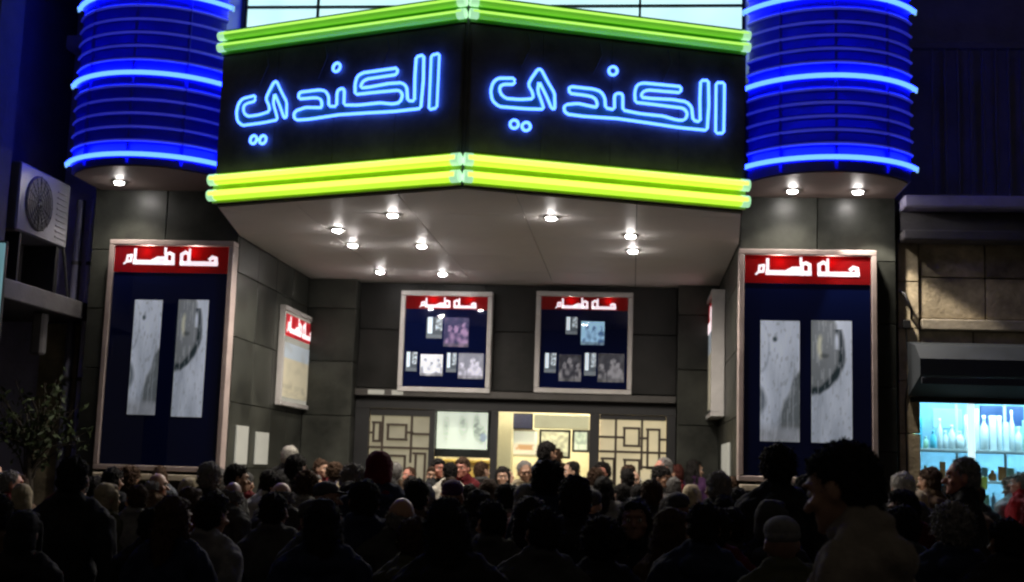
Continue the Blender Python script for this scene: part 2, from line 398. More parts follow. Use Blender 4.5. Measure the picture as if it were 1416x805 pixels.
# counter
c0, c1 = at(612, 650, 16.6).x, at(700, 650, 16.6).x
ct = thing('ticket_counter', ((c0 + c1) / 2, 16.8, .29), 'yellow fronted ticket counter below the hanging picture in the lobby', 'counter')
part(MB().bbox((c0, 16.6, .292), (c1, 17.1, at(650, 640, 16.6).z), .01), 'counter_body', 'counter_yellow', ct)
part(MB().bbox((c0 - .03, 16.56, at(650, 640, 16.6).z), (c1 + .03, 17.14, at(650, 640, 16.6).z + .04), .008), 'counter_top', 'counter_yellow', ct)

def print_panel(W, H, nx, ny, fn):
    """flat print: grid in XZ, colours from fn(u,v); faces -Y"""
    me = bpy.data.meshes.new('print'); vs = []; fs = []
    for j in range(ny + 1):
        for i in range(nx + 1): vs.append((W * i / nx, 0, H * j / ny))
    for j in range(ny):
        for i in range(nx):
            a = j * (nx + 1) + i; fs.append((a, a + 1, a + nx + 2, a + nx + 1))
    me.from_pydata(vs, [], fs)
    ca = me.color_attributes.new('Print', 'FLOAT_COLOR', 'POINT')
    for j in range(ny + 1):
        for i in range(nx + 1):
            c = fn(i / nx, j / ny); ca.data[j * (nx + 1) + i].color = (c[0], c[1], c[2], 1)
    return me
def nz(u, v, s, seed=0): return noise.noise(Vector((u * s, v * s, seed * 7.31)))
def inr(u, v, a, b, c, d): return a <= u <= c and b <= v <= d
def mixc(a, b, t):
    t = max(0, min(1, t)); return tuple(a[i] * (1 - t) + b[i] * t for i in range(3))
def add_print(parent, name, p, W, H, fn, m, nx=40, ny=40, R=None):
    me = print_panel(W, H, nx, ny, fn); me.materials.append(MATS[m])
    if R is not None:
        for v in me.vertices: v.co = R @ v.co
    return link_mesh(me, name, parent, p)

# hanging picture / screen behind the left leaf
def pic_screen(u, v):
    c = (.92, .9, .74)
    for (cx, cy, rx, ry, k) in ((.18, .55, .07, .4, .35), (.52, .6, .1, .35, .35), (.5, .75, .05, .1, .5), (.78, .6, .07, .35, .7), (.88, .4, .09, .25, .6)):
        dd = ((u - cx) / rx) ** 2 + ((v - cy) / ry) ** 2
        if dd < 1.6: c = mixc(c, (.32, .34, .28), k * max(0, 1 - dd / 1.6) * (1.2 + nz(u, v, 14)))
    if ((u - .92) / .07) ** 2 + ((v - .33) / .12) ** 2 < 1: c = mixc(c, (.25, .3, .45), .6)
    return c
s0 = at(603, 620, 15.6); s1 = at(675, 571, 15.6)
sc = thing('hanging_picture', ((s0.x + s1.x) / 2, 15.6, s0.z), 'cream backlit picture in a thick black frame hung high behind the left glass door', 'picture')
part(MB().bbox((s0.x - .03, 15.605, s0.z - .1), (s1.x + .1, 15.68, s1.z + .04), .006), 'frame', 'dark_metal', sc)
add_print(sc, 'print', (s0.x, 15.602, s0.z), s1.x - s0.x, s1.z - s0.z, pic_screen, 'print_screen', 60, 40)
# other lobby pictures
def lobby_pic(x0, y0, x1, y1, Y, fn, lab, fr='dark_metal', es='print_lit', b=.03):
    A, B = at(x0, y1, Y), at(x1, y0, Y)
    t = thing('framed_picture', ((A.x + B.x) / 2, Y, A.z), lab, 'picture', 'pictures in the cinema lobby')
    part(MB().bbox((A.x - b, Y + .004, A.z - b), (B.x + b, Y + .04, B.z + b), .004), 'frame', fr, t)
    add_print(t, 'print', (A.x, Y, A.z), B.x - A.x, B.z - A.z, fn, es, 24, 18)
lobby_pic(708, 573, 736, 592, 16.2, lambda u, v: mixc((.03, .03, .06), (.05, .05, .09), nz(u, v, 5)), 'small dark navy board high up right of the cream column', es='print_dim', b=.012)
lobby_pic(708, 597, 743, 628, 16.3, lambda u, v: mixc((.85, .8, .66), (.55, .3, .15), (1 if abs(v - .3) < .12 and abs(u - .5) < .3 + nz(u, v, 9) * .2 else (.35 if v < .5 else 0))), 'cream picture with a brown figure low in it beside the column', 'cream_wall')
lobby_pic(748, 598, 786, 630, 16.3, lambda u, v: mixc((.66, .6, .42), (.35, .32, .22), .5 + nz(u, v, 6)), 'cream picture with a dark frame in the middle of the lobby wall')
lobby_pic(794, 598, 812, 622, 16.3, lambda u, v: mixc((.3, .34, .28), (.6, .62, .5), .5 + nz(u, v, 4) - (.3 if v > .3 else -.5)), 'small grey green picture at the right end of the lobby wall')
p = at(738, 592, 16.7); q = at(815, 575, 16.7)
lb = thing('light_box', ((p.x + q.x) / 2, 16.8, p.z), 'long cream lit box hanging under the lobby ceiling', 'lamp')
part(MB().bbox((p.x, 16.7, p.z), (q.x, 16.9, q.z), .01), 'lamp_body', 'frosted_cream', lb)

# ------------------------------------------------------------------ marquee
LE = Vector((at(297, 262, 10.75).x, 10.75, 0)); AE = Vector((at(640, 235, 9.9).x, 9.9, 0)); RE = Vector((at(1030, 272, 10.75).x, 10.75, 0))
ZB = SOFF; ZT = at(640, 0, 9.9).z
mq = thing('marquee', (CX, 11, ZB), 'wedge shaped black cinema marquee edged in lime and green neon between the blue towers', 'marquee')
BZ0 = at(640, 210, 9.9).z; BZ1 = at(640, 37, 9.9).z
ZTOP = ZT + .03
body = part(MB().prism([(LE.x, LE.y), (AE.x, AE.y), (RE.x, RE.y), (XR - .06, 12.58), (XL + .06, 12.58)], ZB + .035, ZTOP), 'marquee_body', 'board_black', mq)
def face_frame(P, Q):
    U = (Q - P).normalized(); N = U.cross(Z_); N = N if N.y < 0 else -N
    return U, N
faces = {}
for nm, P, Q in (('left', LE, AE), ('right', AE, RE)):
    U, N = face_frame(P, Q); L = (Q - P).length
    bd = MB(); R = Matrix((U, -N, Z_)).transposed().to_4x4(); R.translation = P + Vector((0, 0, 0))
    bd.box((.02, -.025, BZ0 - .02), (L - .02, -.003, BZ1 + .02), R)
    board = part(bd, 'sign_board', 'board_black', mq)
    faces[nm] = (P, Q, U, N, L, board, R)
    for k_ in range(4):
        part(MB().bbox((.03 + (L - .06) * k_ / 4 + .003, -.032, BZ0), (.03 + (L - .06) * (k_ + 1) / 4 - .003, -.0255, BZ1), .002).xf(R), 'sign_panel', 'board_black', board)
    for k_ in range(3):
        xc_ = .5 + k_ * .62; g_ = MB().tube([R @ Vector((xc_, -.036, BZ1)), R @ Vector((xc_ + .03, -.038, BZ1 - .12)), R @ Vector((xc_ - .05, -.036, BZ1 - .3))], .005, 5)
        part(g_, 'cable', 'rail_metal', board)
    # channels and tubes, bottom (lime) then top (green)
    for (za, zb, mc, mw, mt, rw, zs, prot) in ((ZB + .02, BZ0 - .01, 'channel_lime', 'neon_lime_wide', 'neon_lime', .048, (.24, .76), .07),
                                               (BZ1 + .03, ZTOP - .0, 'channel_green', 'neon_green_wide', 'neon_green', .038, (.27, .73), .06)):
        ch = part(MB().box((.01, -.04, za), (L - .01, -.003, zb), R), 'neon_channel', mc, mq)
        for k in zs:
            zc = za + (zb - za) * k
            t = MB().tube([R @ Vector((x, -.06, zc)) for x in rng(.0, L, 8)], rw, 12)
            part(t, 'neon_tube', mw, ch)
            t = MB().tube([R @ Vector((x, -.06 - rw * .92, zc + rw * (.35 if mt == 'neon_green' else .15))) for x in rng(.02, L - .02, 8)], .012 if mt == 'neon_green' else .022, 8)
            part(t, 'neon_core', mt, ch)
            for xe in (.03, L - .03):
                part(MB().tube([R @ Vector((xe - .035, -.062, zc)), R @ Vector((xe + .035, -.062, zc))], rw + .005, 12), 'tube_end', 'tube_end', ch)

# soffit panels
soff = part(MB().prism([(LE.x + .02, LE.y + .03), (AE.x, AE.y + .03), (RE.x - .02, RE.y + .03), (XR - .01, FP), (XR - .01, DP + .02), (XL + .01, DP + .02), (XL + .01, FP)], ZB + .02, ZB + .034), 'soffit', 'joint', mq)
poly = [Vector(p) for p in ((LE.x + .03, LE.y + .04, 0), (AE.x, AE.y + .04, 0), (RE.x - .03, RE.y + .04, 0), (XR - .012, FP, 0), (XR - .012, DP + .02, 0), (XL + .012, DP + .02, 0), (XL + .012, FP, 0))]
gx = rng(XL + .01, XR - .01, 5); gx[0] = LE.x - .1 if LE.x < gx[0] else gx[0] - .1; gx[-1] += .1
gy = [9.8, 10.95, 12.05, 13.15, 14.2, DP + .03]
for i in range(len(gx) - 1):
    for j in range(len(gy) - 1):
        bm = bmesh.new(); vs = [bm.verts.new(p) for p in poly]; bm.faces.new(vs)
        for (co, no) in (((gx[i] + .003, 0, 0), (-1, 0, 0)), ((gx[i + 1] - .003, 0, 0), (1, 0, 0)), ((0, gy[j] + .003, 0), (0, -1, 0)), ((0, gy[j + 1] - .003, 0), (0, 1, 0))):
            bmesh.ops.bisect_plane(bm, geom=bm.verts[:] + bm.edges[:] + bm.faces[:], plane_co=co, plane_no=no, clear_outer=True)
        if bm.faces:
            f = max(bm.faces, key=lambda f: f.calc_area())
            pts = [(v.co.x, v.co.y) for v in f.verts]
            if f.calc_area() > .02:
                if f.normal.z < 0: pts.reverse()
                part(MB().prism(pts, ZB, ZB + .019), 'ceiling_panel', 'ceiling_paint', soff)
        bm.free()

# neon lettering
def z4(x, y): return (830 + x / 6.439, 75 + y / 6.44)
def z3(x, y): return (665 + x / 6.439, 75 + y / 6.44)
yeh = [(300, 215), (150, 215), (105, 255), (85, 330), (100, 415), (160, 468), (400, 488), (560, 492), (545, 440), (505, 330), (515, 240), (580, 370), (630, 490), (658, 490), (655, 350), (590, 240), (535, 135), (505, 135), (440, 230), (420, 275), (460, 345), (465, 398), (350, 405), (220, 395), (170, 350), (165, 290), (200, 270), (300, 270)]
word = [(-282, 305), (-262, 290), (-60, 312), (5, 335), (40, 390), (45, 480), (125, 495), (125, 370), (145, 350), (185, 350), (200, 370), (200, 500), (350, 530), (560, 553), (680, 588), (750, 590), (775, 540), (762, 505), (735, 482), (520, 455), (310, 430), (305, 340), (325, 275), (380, 257), (720, 290), (715, 345), (420, 320), (372, 340), (362, 385), (450, 395), (640, 405), (765, 425), (812, 470), (825, 590), (888, 605), (885, 400), (892, 235), (962, 235), (965, 450), (950, 680), (700, 655), (400, 610), (150, 575), (-150, 555), (-300, 535), (-330, 490), (-310, 450), (-200, 440), (-60, 470), (-30, 475), (-30, 420), (-60, 385), (-120, 370), (-275, 350)]
alif = [(1030, 255), (1105, 255), (1102, 480), (1098, 705), (1025, 705), (1028, 480)]
def ring(fn, x, y, r): return [fn(x + r * math.cos(a), y + r * math.sin(a)) for a in rng(0, math.tau, 12)[:-1]]
loops = [('letter_yeh', [z3(*p) for p in yeh]), ('letters_lam_kaf_noon_dal', [z4(*p) for p in word]), ('letter_alif', [z4(*p) for p in alif]),
         ('letter_dot', ring(z3, 295, 625, 38)), ('letter_dot', ring(z3, 402, 645, 38)), ('letter_dot', ring(z4, 112, 150, 38))]
P, Q, U, N, L, board, R = faces['right']
pn = P + N * .05
local = []
for nm, pts in loops:
    lp = []
    for (x, y) in pts:
        w_ = atplane(x, y, pn, N); lp.append(((w_ - P).dot(U), w_.z))
    local.append((nm, lp))
def draw_letters(face, T, rad=.0128):
    P, Q, U, N, L, board, R = faces[face]
    for nm, lp in local:
        pts = [P + U * T(u, v)[0] + Z_ * T(u, v)[1] + N * .055 for (u, v) in lp]
        pts = [p if isinstance(p, Vector) else p for p in pts]
        # round the corners a little
        out = []
        n = len(pts)
        for i in range(n):
            a_, b_, c_ = pts[i - 1], pts[i], pts[(i + 1) % n]
            d1_ = min(.015, (a_ - b_).length * .3); d2_ = min(.015, (c_ - b_).length * .3)
            out += [b_ + (a_ - b_).normalized() * d1_, b_ + (c_ - b_).normalized() * d2_]
        part(MB().tube(out, rad, 6, closed=True), nm, 'neon_letter', board)
        g_ = MB()
        for q_ in pts[::3]: g_.tube([q_ - N * .004, q_ - N * .024], .006, 5)
        tag(part(g_, 'tube_support', 'white_enamel', board), kind='stuff')
        if nm != 'letter_dot':  # teal plates added to imitate the glow between the tubes
            bm = bmesh.new(); vv = [bm.verts.new(q_ - N * .02) for q_ in pts]; ee = [bm.edges.new((vv[i], vv[(i + 1) % n])) for i in range(n)]
            bmesh.ops.triangle_fill(bm, edges=ee, use_beauty=True, use_dissolve=False)
            bmesh.ops.solidify(bm, geom=bm.faces[:], thickness=.006); bm.verts.index_update()
            part(MB().add([v.co.copy() for v in bm.verts], [[v.index for v in f.verts] for f in bm.faces]), 'letter_glow_plate', 'letter_glow_plate', board); bm.free()
draw_letters('right', lambda u, v: (u, v))
us = [u for _, lp in local for u, v in lp]; u0, u1 = min(us), max(us)
vs_ = [v for _, lp in local for u, v in lp]; v0, v1 = min(vs_), max(vs_)
Pl, Ql, Ul, Nl, Ll, bl, Rl = faces['left']; pnl = Pl + Nl * .05
def loc(x, y): w_ = atplane(x, y, pnl, Nl); return (w_ - Pl).dot(Ul), w_.z
al0, al1 = loc(327, 160)[0], loc(607, 100)[0]
vb = loc(355, 200)[1]; vt = loc(600, 75)[1]
vb0 = v0
va_ = [v for nm, lp in local if nm == 'letter_alif' for u, v in lp]
k = (vt - vb) / (max(va_) - vb0)
draw_letters('left', lambda u, v: (al0 + (u - u0) * (al1 - al0) / (u1 - u0), vb + (v - vb0) * k))

# lit glass panels above the canopy
lg = thing('lit_glass_band', (CX, 12.3, ZTOP), 'pale cyan lit glass band with thin dark bars above the marquee', 'window')
gz0 = 5.35; gz1 = 7.4
X0g, X1g = -3.98, 1.0
xs = [X0g, at(440, 8, 12).x, at(440, 8, 12).x + 1.62, at(885, 8, 12).x, X1g]
zl = at(660, 9, 12).z
for i in range(4):
    for (za, zb) in ((gz0, zl - .8), (zl - .8, zl), (zl, zl + .8)):
        part(MB().box((xs[i] + .012, 12.02, za + .012), (xs[i + 1] - .012, 12.04, zb - .012)), 'glass_pane', 'lit_glass', lg)
for x in xs: part(MB().box((x - .012, 11.985, gz0), (x + .012, 12.045, zl + .8)), 'mullion', 'dark_metal', lg)
for z in (zl - .8, zl, zl + .8): part(MB().box((X0g + .013, 11.99, z - .012), (X1g - .013, 12.043, z + .012)), 'transom', 'dark_metal', lg)

# ------------------------------------------------------------------ towers
def arc_path(x0, x1, ye, sag, n=20, off=0.0):
    c = (x0 + x1) / 2; h = (x1 - x0) / 2; Rr = (h * h + sag * sag) / (2 * sag); yc = ye - sag + Rr
    a = math.asin(h / Rr); out = []
    for i in range(n + 1):
        t = -a + 2 * a * i / n
        out.append((c + (Rr + off) * math.sin(t), yc - (Rr + off) * math.cos(t)))
    return out
def tower(x0, x1, lab, spotlist):
    t = thing('neon_tower', ((x0 + x1) / 2, 12, TS), lab, 'tower', 'blue neon towers flanking the marquee')
    ye, sag = 11.55, .42
    pth = arc_path(x0 + .03, x1 - .03, ye, sag)
    zt = 8.6
    sh = part(MB().prism(pth + [(x1 - .03, 12.59), (x0 + .03, 12.59)], TS + .012, zt), 'tower_shell', 'tower_paint', t)
    for p in sh.data.polygons: p.use_smooth = abs(p.normal.z) < .5 and p.normal.y < -.1 and len(p.vertices) == 4
    part(MB().prism(arc_path(x0 + .05, x1 - .05, ye, sag, off=-.01) + [(x1 - .05, FP - .004), (x0 + .05, FP - .004)], TS - .004, TS + .01), 'tower_soffit', 'tower_soffit', t)
    zn = [at((200 if x0 < -2 else 1140), y, 11.1).z for y in ((212, 99, -2) if x0 < -2 else (216, 103, -6))]
    step = zn[1] - zn[0]; zs = []
    for k in range(4): zs.append((zn[0] + k * step, True))
    nr = 6
    for k in range(-1, 3):
        for j in range(1, nr):
            z = zn[0] + k * step + step * j / nr
            if z > TS + .03: zs.append((z, False))
    rp = [(x, y) for (x, y) in arc_path(x0, x1, ye, sag, 22, off=.016)]
    rp2 = arc_path(x0 + .025, x1 - .025, ye, sag, 22, off=.012)
    for k_ in (5, 11, 17):
        (xa_, ya_) = arc_path(x0, x1, ye, sag, 22, off=.006)[k_]
        part(MB().bbox((xa_ - .012, ya_ - .006, TS + .02), (xa_ + .012, ya_ + .02, zt - .01), .002), 'bracket_rail', 'tower_paint', t)
    for (z, lit) in zs:
        r = .022 if lit else .013
        o = part(MB().tube([(x, y, z) for (x, y) in (rp if lit else rp2)], r, 8), 'neon_tube' if lit else 'dim_tube', 'neon_blue' if lit else 'neon_dim', t)  # rings between the bright ones carry a faint blue glow too
        if lit:
            for e, s in ((rp[0], -1), (rp[-1], 1)):
                part(MB().tube([(e[0] - s * .02, e[1], z), (e[0] + s * .012, e[1], z), (e[0] + s * .015, e[1] + .01, z - .035)], [.024, .022, .01], 8), 'tube_end', 'tube_end_cyan', t)
        # raised cladding lip behind each tube
        lip = MB()
        pa = arc_path(x0 + .02, x1 - .02, ye, sag, off=.0); pb = arc_path(x0 + .02, x1 - .02, ye, sag, off=.01)
        n = len(pa)
        lip.add([(x, y, z - .03) for x, y in pa] + [(x, y, z) for x, y in pb] + [(x, y, z + .03) for x, y in pa],
                [(i, i + 1, n + i + 1, n + i) for i in range(n - 1)] + [(n + i, n + i + 1, 2 * n + i + 1, 2 * n + i) for i in range(n - 1)], True)
        part(lip, 'cladding_rib', 'tower_paint', t)
    return t
tower(-5.5, -3.985, 'rounded tower of blue neon rings left of the marquee', [])
tower(.99, 2.51, 'rounded tower of blue neon rings right of the marquee', [])

# ------------------------------------------------------------------ downlights
def downlight(x, y, z, lab, power=60, spread=165, col=(1, .9, .78), grp='recessed downlights under the canopy', tilt=None, r=.05):
    t = thing('downlight', (x, y, z), lab, 'spotlight', grp)
    part(MB().lathe([(r + .022, z - .012), (r + .024, z - .004), (r + .02, z + .0)], 16, Matrix.Translation((x, y, 0))), 'trim_ring', 'aluminium', t)
    part(MB().lathe([(.012, z - .031), (r * .5, z - .029), (r * .8, z - .022), (r * .9, z - .013)], 12, Matrix.Translation((x, y, 0))), 'bulb', 'lamp_face', t)
    l = bpy.data.lights.new('downlight_beam', 'SPOT'); l.energy = power; l.color = col; l.spot_size = math.radians(spread); l.spot_blend = .6; l.shadow_soft_size = .04
    o = bpy.data.objects.new('downlight_beam', l); COL.objects.link(o); o.parent = t; o.location = (0, 0, -.06)
    if tilt: o.rotation_euler = tilt
    return o
spots = [(467, 317, 'canopy downlight nearest the left tower'), (543, 296, 'canopy downlight nearest the lime neon left of the marquee point'),
         (488, 338, 'second canopy downlight from the left side wall'), (583, 339, 'canopy downlight in front of the left back wall poster'),
         (526, 375, 'canopy downlight above the left grille panel, close to the back wall'), (612, 378, 'canopy downlight close above the left back wall poster'),
         (762, 300, 'canopy downlight nearest the lime neon right of the marquee point'), (872, 325, 'front one of the pair of downlights at the right of the canopy'),
         (875, 346, 'rear one of the pair of downlights at the right of the canopy')]
for (x, y, lab) in spots:
    p = atZ(x, y, ZB); downlight(p.x, p.y, ZB, lab, 9 if y > 370 else 92)
for (x, y, lab, pw) in ((165, 251, 'single bright downlight under the left blue tower', 42), (1096, 263, 'left one of the two downlights under the right blue tower', 42), (1186, 264, 'right one of the two downlights under the right blue tower', 150)):
    p = atZ(x, y, TS - .004); 
    o = downlight(p.x, p.y, TS - .004, lab, pw, 125, grp='downlights under the blue towers', tilt=(0, math.radians(-17), 0) if x == 1186 else None)
    if x == 1186: o.data.spot_size = math.radians(74); o.data.spot_blend = .18

# ------------------------------------------------------------------ poster cases
TXT = [([(1195, 317), (800, 317)], 50), ([(1122, 268), (1150, 246), (1188, 256), (1196, 317)], 40), ([(797, 318), (795, 218), (838, 192), (880, 215), (882, 318)], 36), ([(886, 215), (886, 158)], 26),
       ([(700, 312), (255, 310)], 52), ([(620, 318), (618, 218), (658, 204), (696, 222), (698, 316)], 36), ([(608, 215), (606, 150)], 28), ([(468, 292), (520, 264), (592, 262)], 38),
       ([(258, 168), (258, 310)], 32), ([(220, 232), (174, 240), (166, 303), (212, 300), (220, 232)], 26), ([(166, 303), (136, 330)], 20)]
def script_line(parent, O, U, N, W, name='lettering', m='white_letter'):
    """the header words; O = left end of the header at its vertical centre, W = header width"""
    k = W / 1310.0
    for pts, wd in TXT:
        mb = MB()
        for i in range(len(pts) - 1):
            a_ = Vector(((pts[i][0] - 20) * k, -(pts[i][1] - 255) * k)); b_ = Vector(((pts[i + 1][0] - 20) * k, -(pts[i + 1][1] - 255) * k))
            d = (b_ - a_).normalized(); nrm = Vector((-d.y, d.x)) * wd * k / 2; a2 = a_ - d * wd * k * .35; b2 = b_ + d * wd * k * .35
            q4 = [a2 - nrm, b2 - nrm, b2 + nrm, a2 + nrm]; off = .004 + .0007 * i
            vs = [O + U * q_.x + Z_ * q_.y + N * .001 for q_ in q4] + [O + U * q_.x + Z_ * q_.y + N * off for q_ in q4]
            mb.add(vs, [(0, 1, 2, 3), (7, 6, 5, 4), (0, 4, 5, 1), (1, 5, 6, 2), (2, 6, 7, 3), (3, 7, 4, 0)])
        part(mb, name, m, parent)
def frame4(x0, z0, x1, z1, y0, y1, b):
    return [((x0, y0, z0), (x1, y1, z0 + b)), ((x0, y0, z1 - b), (x1, y1, z1)), ((x0, y0, z0 + b + .001), (x0 + b, y1, z1 - b - .001)), ((x1 - b, y0, z0 + b + .001), (x1, y1, z1 - b - .001))]
def road_print(seed):
    def sm(x, e): return max(0, min(1, .5 - x / e))
    def fn(u, v):
        c = mixc((.4, .45, .52), (.72, .78, .88), .35 + .45 * v + .6 * nz(u, v, 3, seed))
        n_ = nz(u, v, 7, seed + 5) * .05
        if not seed:
            c = mixc(c, (.08, .11, .14), .85 * sm(math.hypot((u + .05) / .2, (v - .34) / .12) - 1 + n_ * 4, .5))
            c = mixc(c, (.1, .15, .22), .85 * sm(abs(math.hypot(u / .26, (v - .78) / .24) - .85), .25) * (1 if v < .82 else .5))
            edge = 1.0 - .52 * max(0, min(1, (.6 - v) / .42)) ** .8 + n_
            c = mixc(c, (.07, .085, .08), .85 * sm(edge - u, .1) * sm(.1 - v, .06) * sm(v - .6, .08))
            c = mixc(c, (.05, .08, .09), sm(math.hypot((u - .37) / .06, (v - .845) / .022) - 1, .8))
            if v < .17: c = mixc(c, (.22, .22, .22), .6 * sm(v - .12, .1))
        else:
            R_ = math.hypot((u + .08) / .88, (v - .76) / .37)
            low = .38 < v + n_ * 2 and v < .96
            inner = sm(R_ - 1 + n_, .08) * (1 if v < .76 else sm(u - .62 - n_ * 2, .1))
            c = mixc(c, (.14, .15, .14), .8 * inner)
            if v < .93: c = mixc(c, (.015, .03, .035), .95 * sm(abs(R_ - .95 + n_) - .085, .07) * (1 if u > .0 else 0))
            c = mixc(c, (.75, .74, .55), .8 * sm(abs(u - .22 - n_) - .05, .06) * sm(abs(v - .78) - .09, .05))
            c = mixc(c, (.08, .09, .09), .8 * sm(math.hypot((u - .33) / .1, (v - .71) / .02) - 1, .8))
        if nz(u, v, 20, seed + 2) > .38: c = mixc(c, (.25, .28, .3), .45)
        if nz(u * 3, v * .7, 9, seed + 8) > .2: c = mixc(c, (.8, .84, .9), .2)
        return c
    return fn
def big_case(px0, px1, ptop, pbot, papers, lab):
    Y1 = 12.06
    A = at(px0, ptop, Y1); B = at(px1, ptop, Y1)
    x0, x1 = A.x, B.x; z1 = 3.80; z0 = at((px0 + px1) / 2, pbot, Y1).z
    t = thing('poster_case', ((x0 + x1) / 2, FP, z0), lab, 'poster case', 'tall poster cases on the pillars')
    part(MB().box((x0 + .01, Y1 + .1, z0 + .01), (x1 - .01, FP - .002, z1 - .01)), 'case_back', 'case_black', t)
    for a_, b_ in frame4(x0, z0, x1, z1, Y1 - .02, FP - .004, .05): part(MB().bbox(a_, b_, .006), 'frame', 'case_frame', t)
    hz0 = z1 - .055 - .27
    part(MB().box((x0 + .056, Y1 + .01, z0 + .056), (x1 - .056, Y1 + .02, hz0 - .002)), 'backing_film', 'navy_film', t)
    hd = part(MB().box((x0 + .056, Y1 - .002, hz0), (x1 - .056, Y1 + .001, z1 - .057)), 'header', 'red_film', t)
    script_line(hd, Vector((x0 + .056, Y1 - .003, hz0 + .15)), X_, -Y_, x1 - x0 - .112)
    for kx, e in ((.3, 1.0), (.68, .75)):
        l = bpy.data.lights.new('header_lamp', 'POINT'); l.energy = e * 4.5; l.color = (1, .8, .75); l.shadow_soft_size = .02
        o = bpy.data.objects.new('header_lamp', l); COL.objects.link(o); o.parent = t
        o.location = Vector((x0 + (x1 - x0) * kx, Y1 + .045, z1 - .12)) - t.location
    for i, (a0, b0, a1, b1) in enumerate(papers):
        p_, q_ = at(a0, b1, Y1), at(a1, b0, Y1)
        add_print(t, 'poster', (p_.x, Y1 + .004, p_.z), q_.x - p_.x, q_.z - p_.z, road_print(i), 'print_paper', 36, 90)
    part(MB().box((x0 + .057, Y1 - .012, z0 + .057), (x1 - .057, Y1 - .008, z1 - .057)), 'glass_pane', 'case_glass', t)
    return x0, x1, z0
lx0, lx1, lz0 = big_case(153, 325, 333, 652, [(175, 415, 225, 573), (236, 415, 289, 576)], 'tall navy poster case with a red header on the left pillar')
rx0, rx1, rz0 = big_case(1022, 1212, 348, 668, [(1051, 444, 1106, 610), (1122, 444, 1178, 612)], 'tall navy poster case with a red header on the right pillar')
# stone sills under the cases
for (a_, b_, zz, lb_) in ((lx0, lx1, lz0, 'long pale ledge under the left poster case'), (rx0, rx1, rz0, 'long pale ledge under the right poster case')):
    tag(MB().bbox((a_ + .02, 12.0, zz - .09), (b_ - .05, FP - .002, zz - .03), .008).build('ledge', 'stone_trim'), lb_, 'ledge')

def still(u, v, kind, s):
    """a film still: a backdrop with two or three figures standing in it"""
    n_ = nz(u, v, 5, s); m_ = nz(u, v, 11, s + 4)
    if kind == 'bars':
        return mixc((.04, .05, .06), (.7, .78, .8), 1 if (.08 < u < .36 and v > .2) else (.4 + m_ if (u > .55 and v > .35) else (.12 if v < .2 else .03)))
    pal = {'bright': ((.78, .78, .76), (.25, .25, .28)), 'grey': ((.2, .2, .23), (.6, .57, .62)), 'violet': ((.02, .018, .07), (.3, .18, .3)), 'cyan': ((.28, .48, .62), (.04, .1, .22)), 'dark': ((.012, .012, .018), (.2, .19, .19))}[kind]
    f = 0
    rnd = random.Random(s * 17 + len(kind))
    for k in range(3):
        cx = .18 + .32 * k + rnd.uniform(-.08, .08); hy = rnd.uniform(.55, .78); w_ = rnd.uniform(.08, .12)
        if math.hypot((u - cx) / (w_ * .8), (v - hy) / (w_ * 1.1)) < 1: f = .9 + m_
        elif math.hypot((u - cx) / (w_ * 1.8), max(0, v - hy * .45) / (hy * .42)) < 1 and v < hy - w_ * .7: f = max(f, .55 + .2 * k - .2 + n_)
    c = mixc(pal[0], pal[1], f + n_ * .35)
    if v < .12: c = mixc(c, (.05, .05, .05), .5)
    return c
def wall_case(px0, py0, px1, py1, stills, lab, nav):
    Y1 = DP - .13
    A = at(px0, py1, Y1); B = at(px1, py0, Y1); x0, z0, x1, z1 = A.x, A.z, B.x, B.z
    t = thing('poster_case', ((x0 + x1) / 2, DP, z0), lab, 'poster case', 'square film still cases on the back wall')
    part(MB().box((x0 + .01, Y1 + .09, z0 + .01), (x1 - .01, DP - .002, z1 - .01)), 'case_back', 'case_black', t)
    for a_, b_ in frame4(x0, z0, x1, z1, Y1 - .02, DP - .004, .06): part(MB().bbox(a_, b_, .008), 'frame', 'aluminium', t)
    hz0 = z1 - .06 - .16; xm0, xm1 = x0 + .062, x1 - .062
    part(MB().box((xm0, Y1 + .012, z0 + .062), (xm1, Y1 + .02, hz0 - .002)), 'backing_film', 'navy_film', t)
    hd = part(MB().box((xm0, Y1 - .002, hz0), (xm1, Y1 + .001, z1 - .062)), 'header', 'red_film', t)
    script_line(hd, Vector((xm0 + .1, Y1 - .003, hz0 + .07)), X_, -Y_, (xm1 - xm0) * .84)
    for kx, e in ((.36, .55), (.75, .25)):
        l = bpy.data.lights.new('header_lamp', 'POINT'); l.energy = e * 4.2; l.color = (1, .8, .78); l.shadow_soft_size = .02
        o = bpy.data.objects.new('header_lamp', l); COL.objects.link(o); o.parent = t
        o.location = Vector((x0 + (x1 - x0) * kx, Y1 + .04, z1 - .11)) - t.location
    W, H = x1 - x0, z1 - z0
    for i, (a0, b0, a1, b1, kd) in enumerate(stills):
        add_print(t, 'film_still', (x0 + W * a0, Y1 + .006, z0 + H * b0), W * (a1 - a0), H * (b1 - b0), (lambda kd, i: (lambda u, v: still(u, v, kd, i + len(stills) * 3)))(kd, i), 'print_lit', 20, 20)
    part(MB().box((x0 + .063, Y1 - .012, z0 + .063), (x1 - .063, Y1 - .008, z1 - .063)), 'glass_pane', 'case_glass', t)
wall_case(549, 404, 682, 541, [(.29, .53, .46, .74, 'bars'), (.48, .45, .75, .74, 'violet'), (.08, .2, .2, .39, 'bars'), (.24, .16, .48, .37, 'bright'), (.52, .2, .63, .39, 'bars'), (.65, .14, .92, .39, 'grey')], 'square case of film stills under a red header, left of the two above the doors', 'film_navy')
